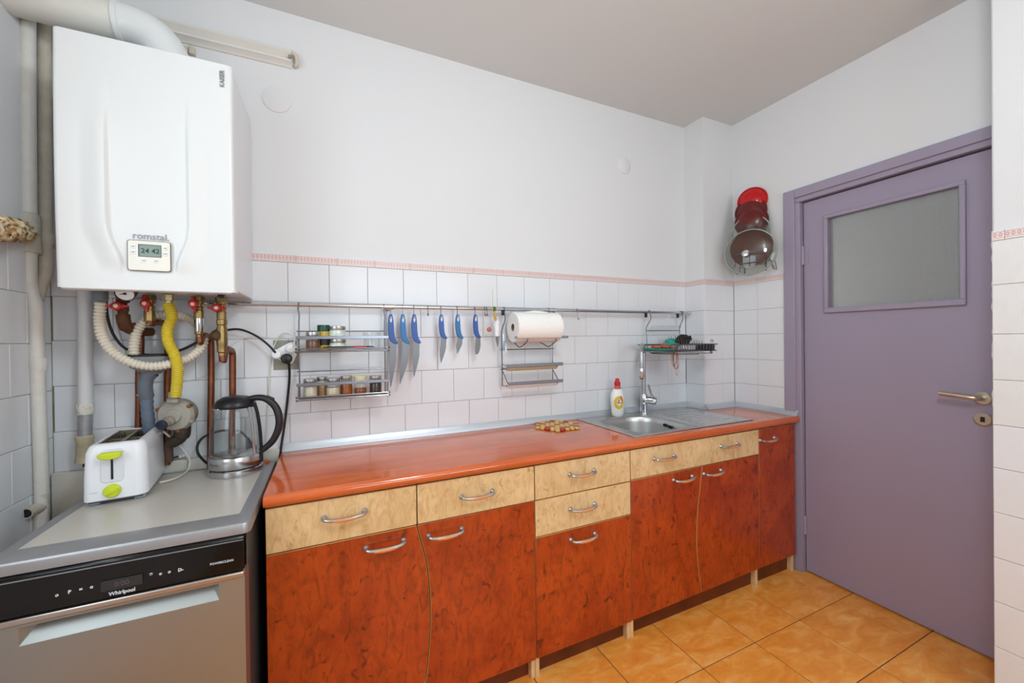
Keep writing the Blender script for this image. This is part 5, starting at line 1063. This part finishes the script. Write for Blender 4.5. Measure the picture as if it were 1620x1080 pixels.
# ------------------------------------------------------------------ dish rack over the sink
dk = thing('dish_rack', 'chrome dish drying rack hanging from the rail over the sink', 'rack', (2.60, -.16, 1.20))
tx0, tx1, ty0, ty1, tz0, tz1 = 2.428, 2.780, -.290, -.052, 1.207, 1.242
def loop(mb, z, ins, r): mb.tube([(tx0+ins, ty0+ins, z), (tx1-ins, ty0+ins, z), (tx1-ins, ty1-ins, z), (tx0+ins, ty1-ins, z)], r, 8, closed=True)
w = MB(); loop(w, tz1, 0, .0028); loop(w, tz0, .004, .0028); obj('tray_frame', w, WIRE, dk)
w = MB()
for k in range(15): x = tx0+.012+k*(tx1-tx0-.024)/14; w.tube([(x, ty0, tz1), (x, ty0+.004, tz0), (x, ty1-.004, tz0), (x, ty1, tz1)], .0011, 6)
obj('tray_wires', w, WIRE, dk)
w = MB(); w.tube([(2.500, -.045, 1.322), (2.762, -.045, 1.322)], .0024, 8)
for k in range(14): x = 2.518+k*.0175; w.tube([(x, -.045, 1.320), (x+.016, -.062, 1.352)], .0010, 6)
obj('upper_comb', w, WIRE, dk)
w = MB(); w.tube([(tx0+.1, -.235, tz0+.003), (tx1-.02, -.235, tz0+.003)], .0022, 8)
for k in range(11): x = tx0+.112+k*.0195; w.tube([(x, -.235, tz0+.003), (x-.020, -.240, tz0+.077-.0025*k)], .0014, 6)
obj('front_comb', w, WIRE, dk)
w = MB(); w.tube([(tx0+.15, -.11, tz0+.003), (tx1-.02, -.11, tz0+.003)], .0022, 8)
for k in range(11): x = tx0+.165+k*.0165; w.tube([(x, -.11, tz0+.003), (x+.022, -.105, tz0+.085)], .0011, 6)
obj('rear_comb', w, WIRE, dk)
for x, nx in ((2.517, 2.500), (2.770, 2.762)):
    w = MB(); rackwire(w, hookpath(x, 1.405, False)+[(x, -.063, 1.388), (nx, -.046, 1.345), (nx, -.046, 1.30), (nx, -.050, tz0)], .0027); obj('hanger_wire', w, WIRE, dk)
w = MB(); w.tube(spline([(2.505, -.07, tz0), (2.51, -.09, tz0-.016), (2.62, -.27, tz0-.018), (2.64, -.28, tz0-.016)], 4), .0022, 8); w.tube([(2.50, -.075, tz0-.012), (2.735, -.275, tz0-.014)], .0024, 8)
w.ball((2.742, -.28, tz0-.010), .008, 10); obj('support_bar', w, WIRE, dk)
obj('hook_ring', MB().tube([(2.742+.010*math.cos(a), -.285, tz1+.012+.012*math.sin(a)) for a in (math.radians(-20+220*k/12) for k in range(13))], .0022, 6), WIRE, dk)
TEAL = mat('teal_plastic', (24, 142, 120), .35)
tag(obj('teal_dish', MB().lathe([(.075, 0), (.088, .004), (.090, .012), (.086, .012), (.074, .005), (.001, .004)], (2.508, -.142, tz0+.003), seg=36, caps=False), TEAL), 'shallow teal plastic dish in the left of the dish rack', 'dish')
random.seed(3)
def lump(c, r, n, sd):
    random.seed(sd); mb = MB().ball(c, r, n); mb.v = [tuple(V(c)+(V(p)-V(c))*(1+random.uniform(-.22, .22))) for p in mb.v]; return mb
SPG = mat('orange_sponge', (204, 108, 78), .9, bump=.6, bscale=120)
for i, (px, py, r, lab) in enumerate(((2.480, -.135, (.024, .020, .014), 'orange sponge piece at the left edge of the teal dish'), (2.530, -.155, (.026, .022, .016), 'orange sponge piece in the middle of the teal dish'), (2.575, -.165, (.022, .020, .013), 'reddish sponge piece at the right edge of the teal dish'))):
    tag(obj('sponge', lump((px, py, tz0+.0085+r[2]), r, 14, 20+i), SPG), lab, 'sponge', 'sponge pieces in the teal dish')
tag(obj('teal_cloth', lump((2.635, -.10, tz0+.034), (.050, .035, .030), 18, 4), mat('teal_cloth', (44, 164, 146), .85, bump=.5, bscale=80)), 'crumpled teal cloth behind the front comb of the dish rack', 'cloth')
sc_ = MB(); random.seed(9)
def knot(): 
    pts = []
    for k in range(70): 
        d_ = V((random.gauss(0, 1), random.gauss(0, 1), random.gauss(0, 1))).normalized(); pts.append(V((2.680, -.150, tz0+.062))+V((d_.x*.044, d_.y*.030, d_.z*.026)))
    return pts
for q in range(2): sc_.tube(spline(knot(), 4), .0042, 6)
tag(obj('scourer', sc_, mat('black_scourer', (30, 30, 31), .6)), 'tangled black scourer on the plates comb of the dish rack', 'scourer')
bxm = MB(); x0, x1, y0, y1 = 2.700, 2.770, -.280, -.215
bxm.box((x0, y0, tz0+.003), (x1, y1, tz0+.006)); bxm.box((x0, y0, tz0+.006), (x1, y0+.003, tz0+.034)); bxm.box((x0, y1-.003, tz0+.006), (x1, y1, tz0+.034)); bxm.box((x0, y0+.003, tz0+.006), (x0+.003, y1-.003, tz0+.034)); bxm.box((x1-.003, y0+.003, tz0+.006), (x1, y1-.003, tz0+.034))
tag(obj('soap_box', bxm, mat('dark_olive_plastic', (48, 46, 40), .5)), 'small dark open box in the right end of the dish rack', 'box')
for i, (cn, col, dx, hz, wx_) in enumerate((('yellow', (214, 172, 56), 0, .088, .021), ('tan', (176, 128, 70), .002, .078, .017), ('purple', (120, 96, 128), .006, .106, .019), ('pale pink', (220, 172, 164), .010, .140, .012))):
    c = wy(1066.5, 556, -.17); c = V((c.x+dx, -.17-.0035*i, tz0-.002))
    tag(obj('rubber_band', MB().tube([(c.x+wx_*math.cos(a), c.y, c.z+.004-hz/2+hz/2*math.sin(a)) for a in (2*math.pi*k/28 for k in range(28))], .0024, 6, closed=True), mat(cn.replace(' ', '_')+'_rubber', col, .5)), cn+' rubber band looped under the dish rack', 'band', 'rubber bands looped under the dish rack')
# ------------------------------------------------------------------ pot lids on the right wall
lr = thing('lid_rack', 'thin wire pot-lid rack on the white wall beside the lilac door', 'rack', (XR, -.28, 1.66))
def lidobj(label, X, yc, zc, r, m, glass=False, lean=.10, rimm=None, side=0., dome=.030, knob=None, name='pot_lid'):
    n = V((-1, side, lean)).normalized(); c = V((X, yc, zc)); t = thing(name, label, 'lid', (X, yc, zc-r), 'pot lids racked beside the door')
    if glass: pr = [(r*.985, 0), (r*.9, .006), (r*.6, .014), (r*.25, .019), (.001, .020)]; pr = pr+[(a, b-.003) for a, b in reversed(pr)]
    else: pr = [(r, -.004), (r, .001), (r*.93, .003), (r*.91, .001), (r*.86, .003), (r*.72, dome*.62), (r*.5, dome*.85), (r*.25, dome*.97), (.001, dome)]
    obj('lid_body', MB().lathe(pr, c, n, 56, caps=False), m, t, ang=50)
    if not glass: obj('lid_back', MB().lathe([(r, -.004), (r*.9, -.003), (.001, -.001)], c, n, 40, caps=False), m, t)
    if rimm: 
        u = n.cross(UZ).normalized(); w = u.cross(n); obj('rim', MB().tube([c+(u*math.cos(a)+w*math.sin(a))*r for a in (2*math.pi*k/64 for k in range(64))], .0042, 8, closed=True), rimm, t)
    if knob is not None: obj('knob', MB().lathe([(.008, .019), (.008, .028), (.019, .034), (.020, .040), (.014, .046), (.001, .047)], c+UY*knob[0]+UZ*knob[1], n, 24), CHROME, t)
    return t
def lx(u, v, X): p = wx(u, v, X); return p.y, p.z
RIMS = mat('lid_rim_steel', (150, 154, 146), .4, .6)
def stacked(label, u, vtop, X, r, m, **k):
    p = wx(u, vtop, X); lidobj(label, X, p.y, p.z-r, r, m, lean=.05, side=-.5, **k)
stacked('bright red pot lid, topmost of the rack beside the door', 1190, 296, 3.082, .0780, RED)
stacked('upper of two dark red pot lids in the rack', 1187.5, 312.5, 3.067, .0825, DRED)
stacked('lower of two dark red pot lids in the rack', 1188.5, 327, 3.052, .0870, DRED)
stacked('pale glass pot lid between the dark red lids and the large glass lid', 1187, 341, 3.034, .0970, LIDG, glass=True, rimm=RIMS)
stacked('brown pot lid seen through the large front glass lid', 1188, 362, 3.014, .1070, BROWN, dome=.014)
stacked('large glass pot lid with a chrome knob, frontmost in the rack', 1186, 363, 2.990, .1270, LIDG, glass=True, rimm=RIMS, knob=(.018, -.012))
w = MB(); q = lambda u, v, X: wx(u, v, X)
w.tube([q(1163, 422, XR-.015), q(1163, 403, 2.955), q(1211, 394, 2.955), q(1216, 406, 2.955), q(1225, 424, XR-.012)], .0022, 8)
w.tube([q(1160, 414, 3.04), q(1176, 417, 2.955), q(1214, 411, 2.955), q(1222, 412, 3.04)], .0022, 8); obj('front_wire', w, WIRE, lr)
w = MB(); w.tube([q(1162, 418, 3.05), q(1160, 429, 3.10), q(1166, 434, XR-.006), q(1170, 432, 3.06), q(1171, 418, 3.04)], .0018, 8); w.tube([q(1218, 416, 3.05), q(1224, 425, 3.10), q(1229, 426, XR-.006), q(1226, 412, 3.08)], .0018, 8); obj('wire_feet', w, WIRE, lr)
w = MB()
for yk in (-.215, -.345): w.tube([(XR-.004, yk, 1.66), (XR-.004, yk, 2.10)], .0024, 8)
for zk in (1.70, 1.80, 1.88, 1.94, 2.00): w.tube([(XR-.004, -.215, zk), (3.05+(zk-1.7)*.12, -.225, zk-.01), (3.05+(zk-1.7)*.12, -.335, zk-.01), (XR-.004, -.345, zk)], .0018, 6)
obj('wall_wires', w, WIRE, lr)
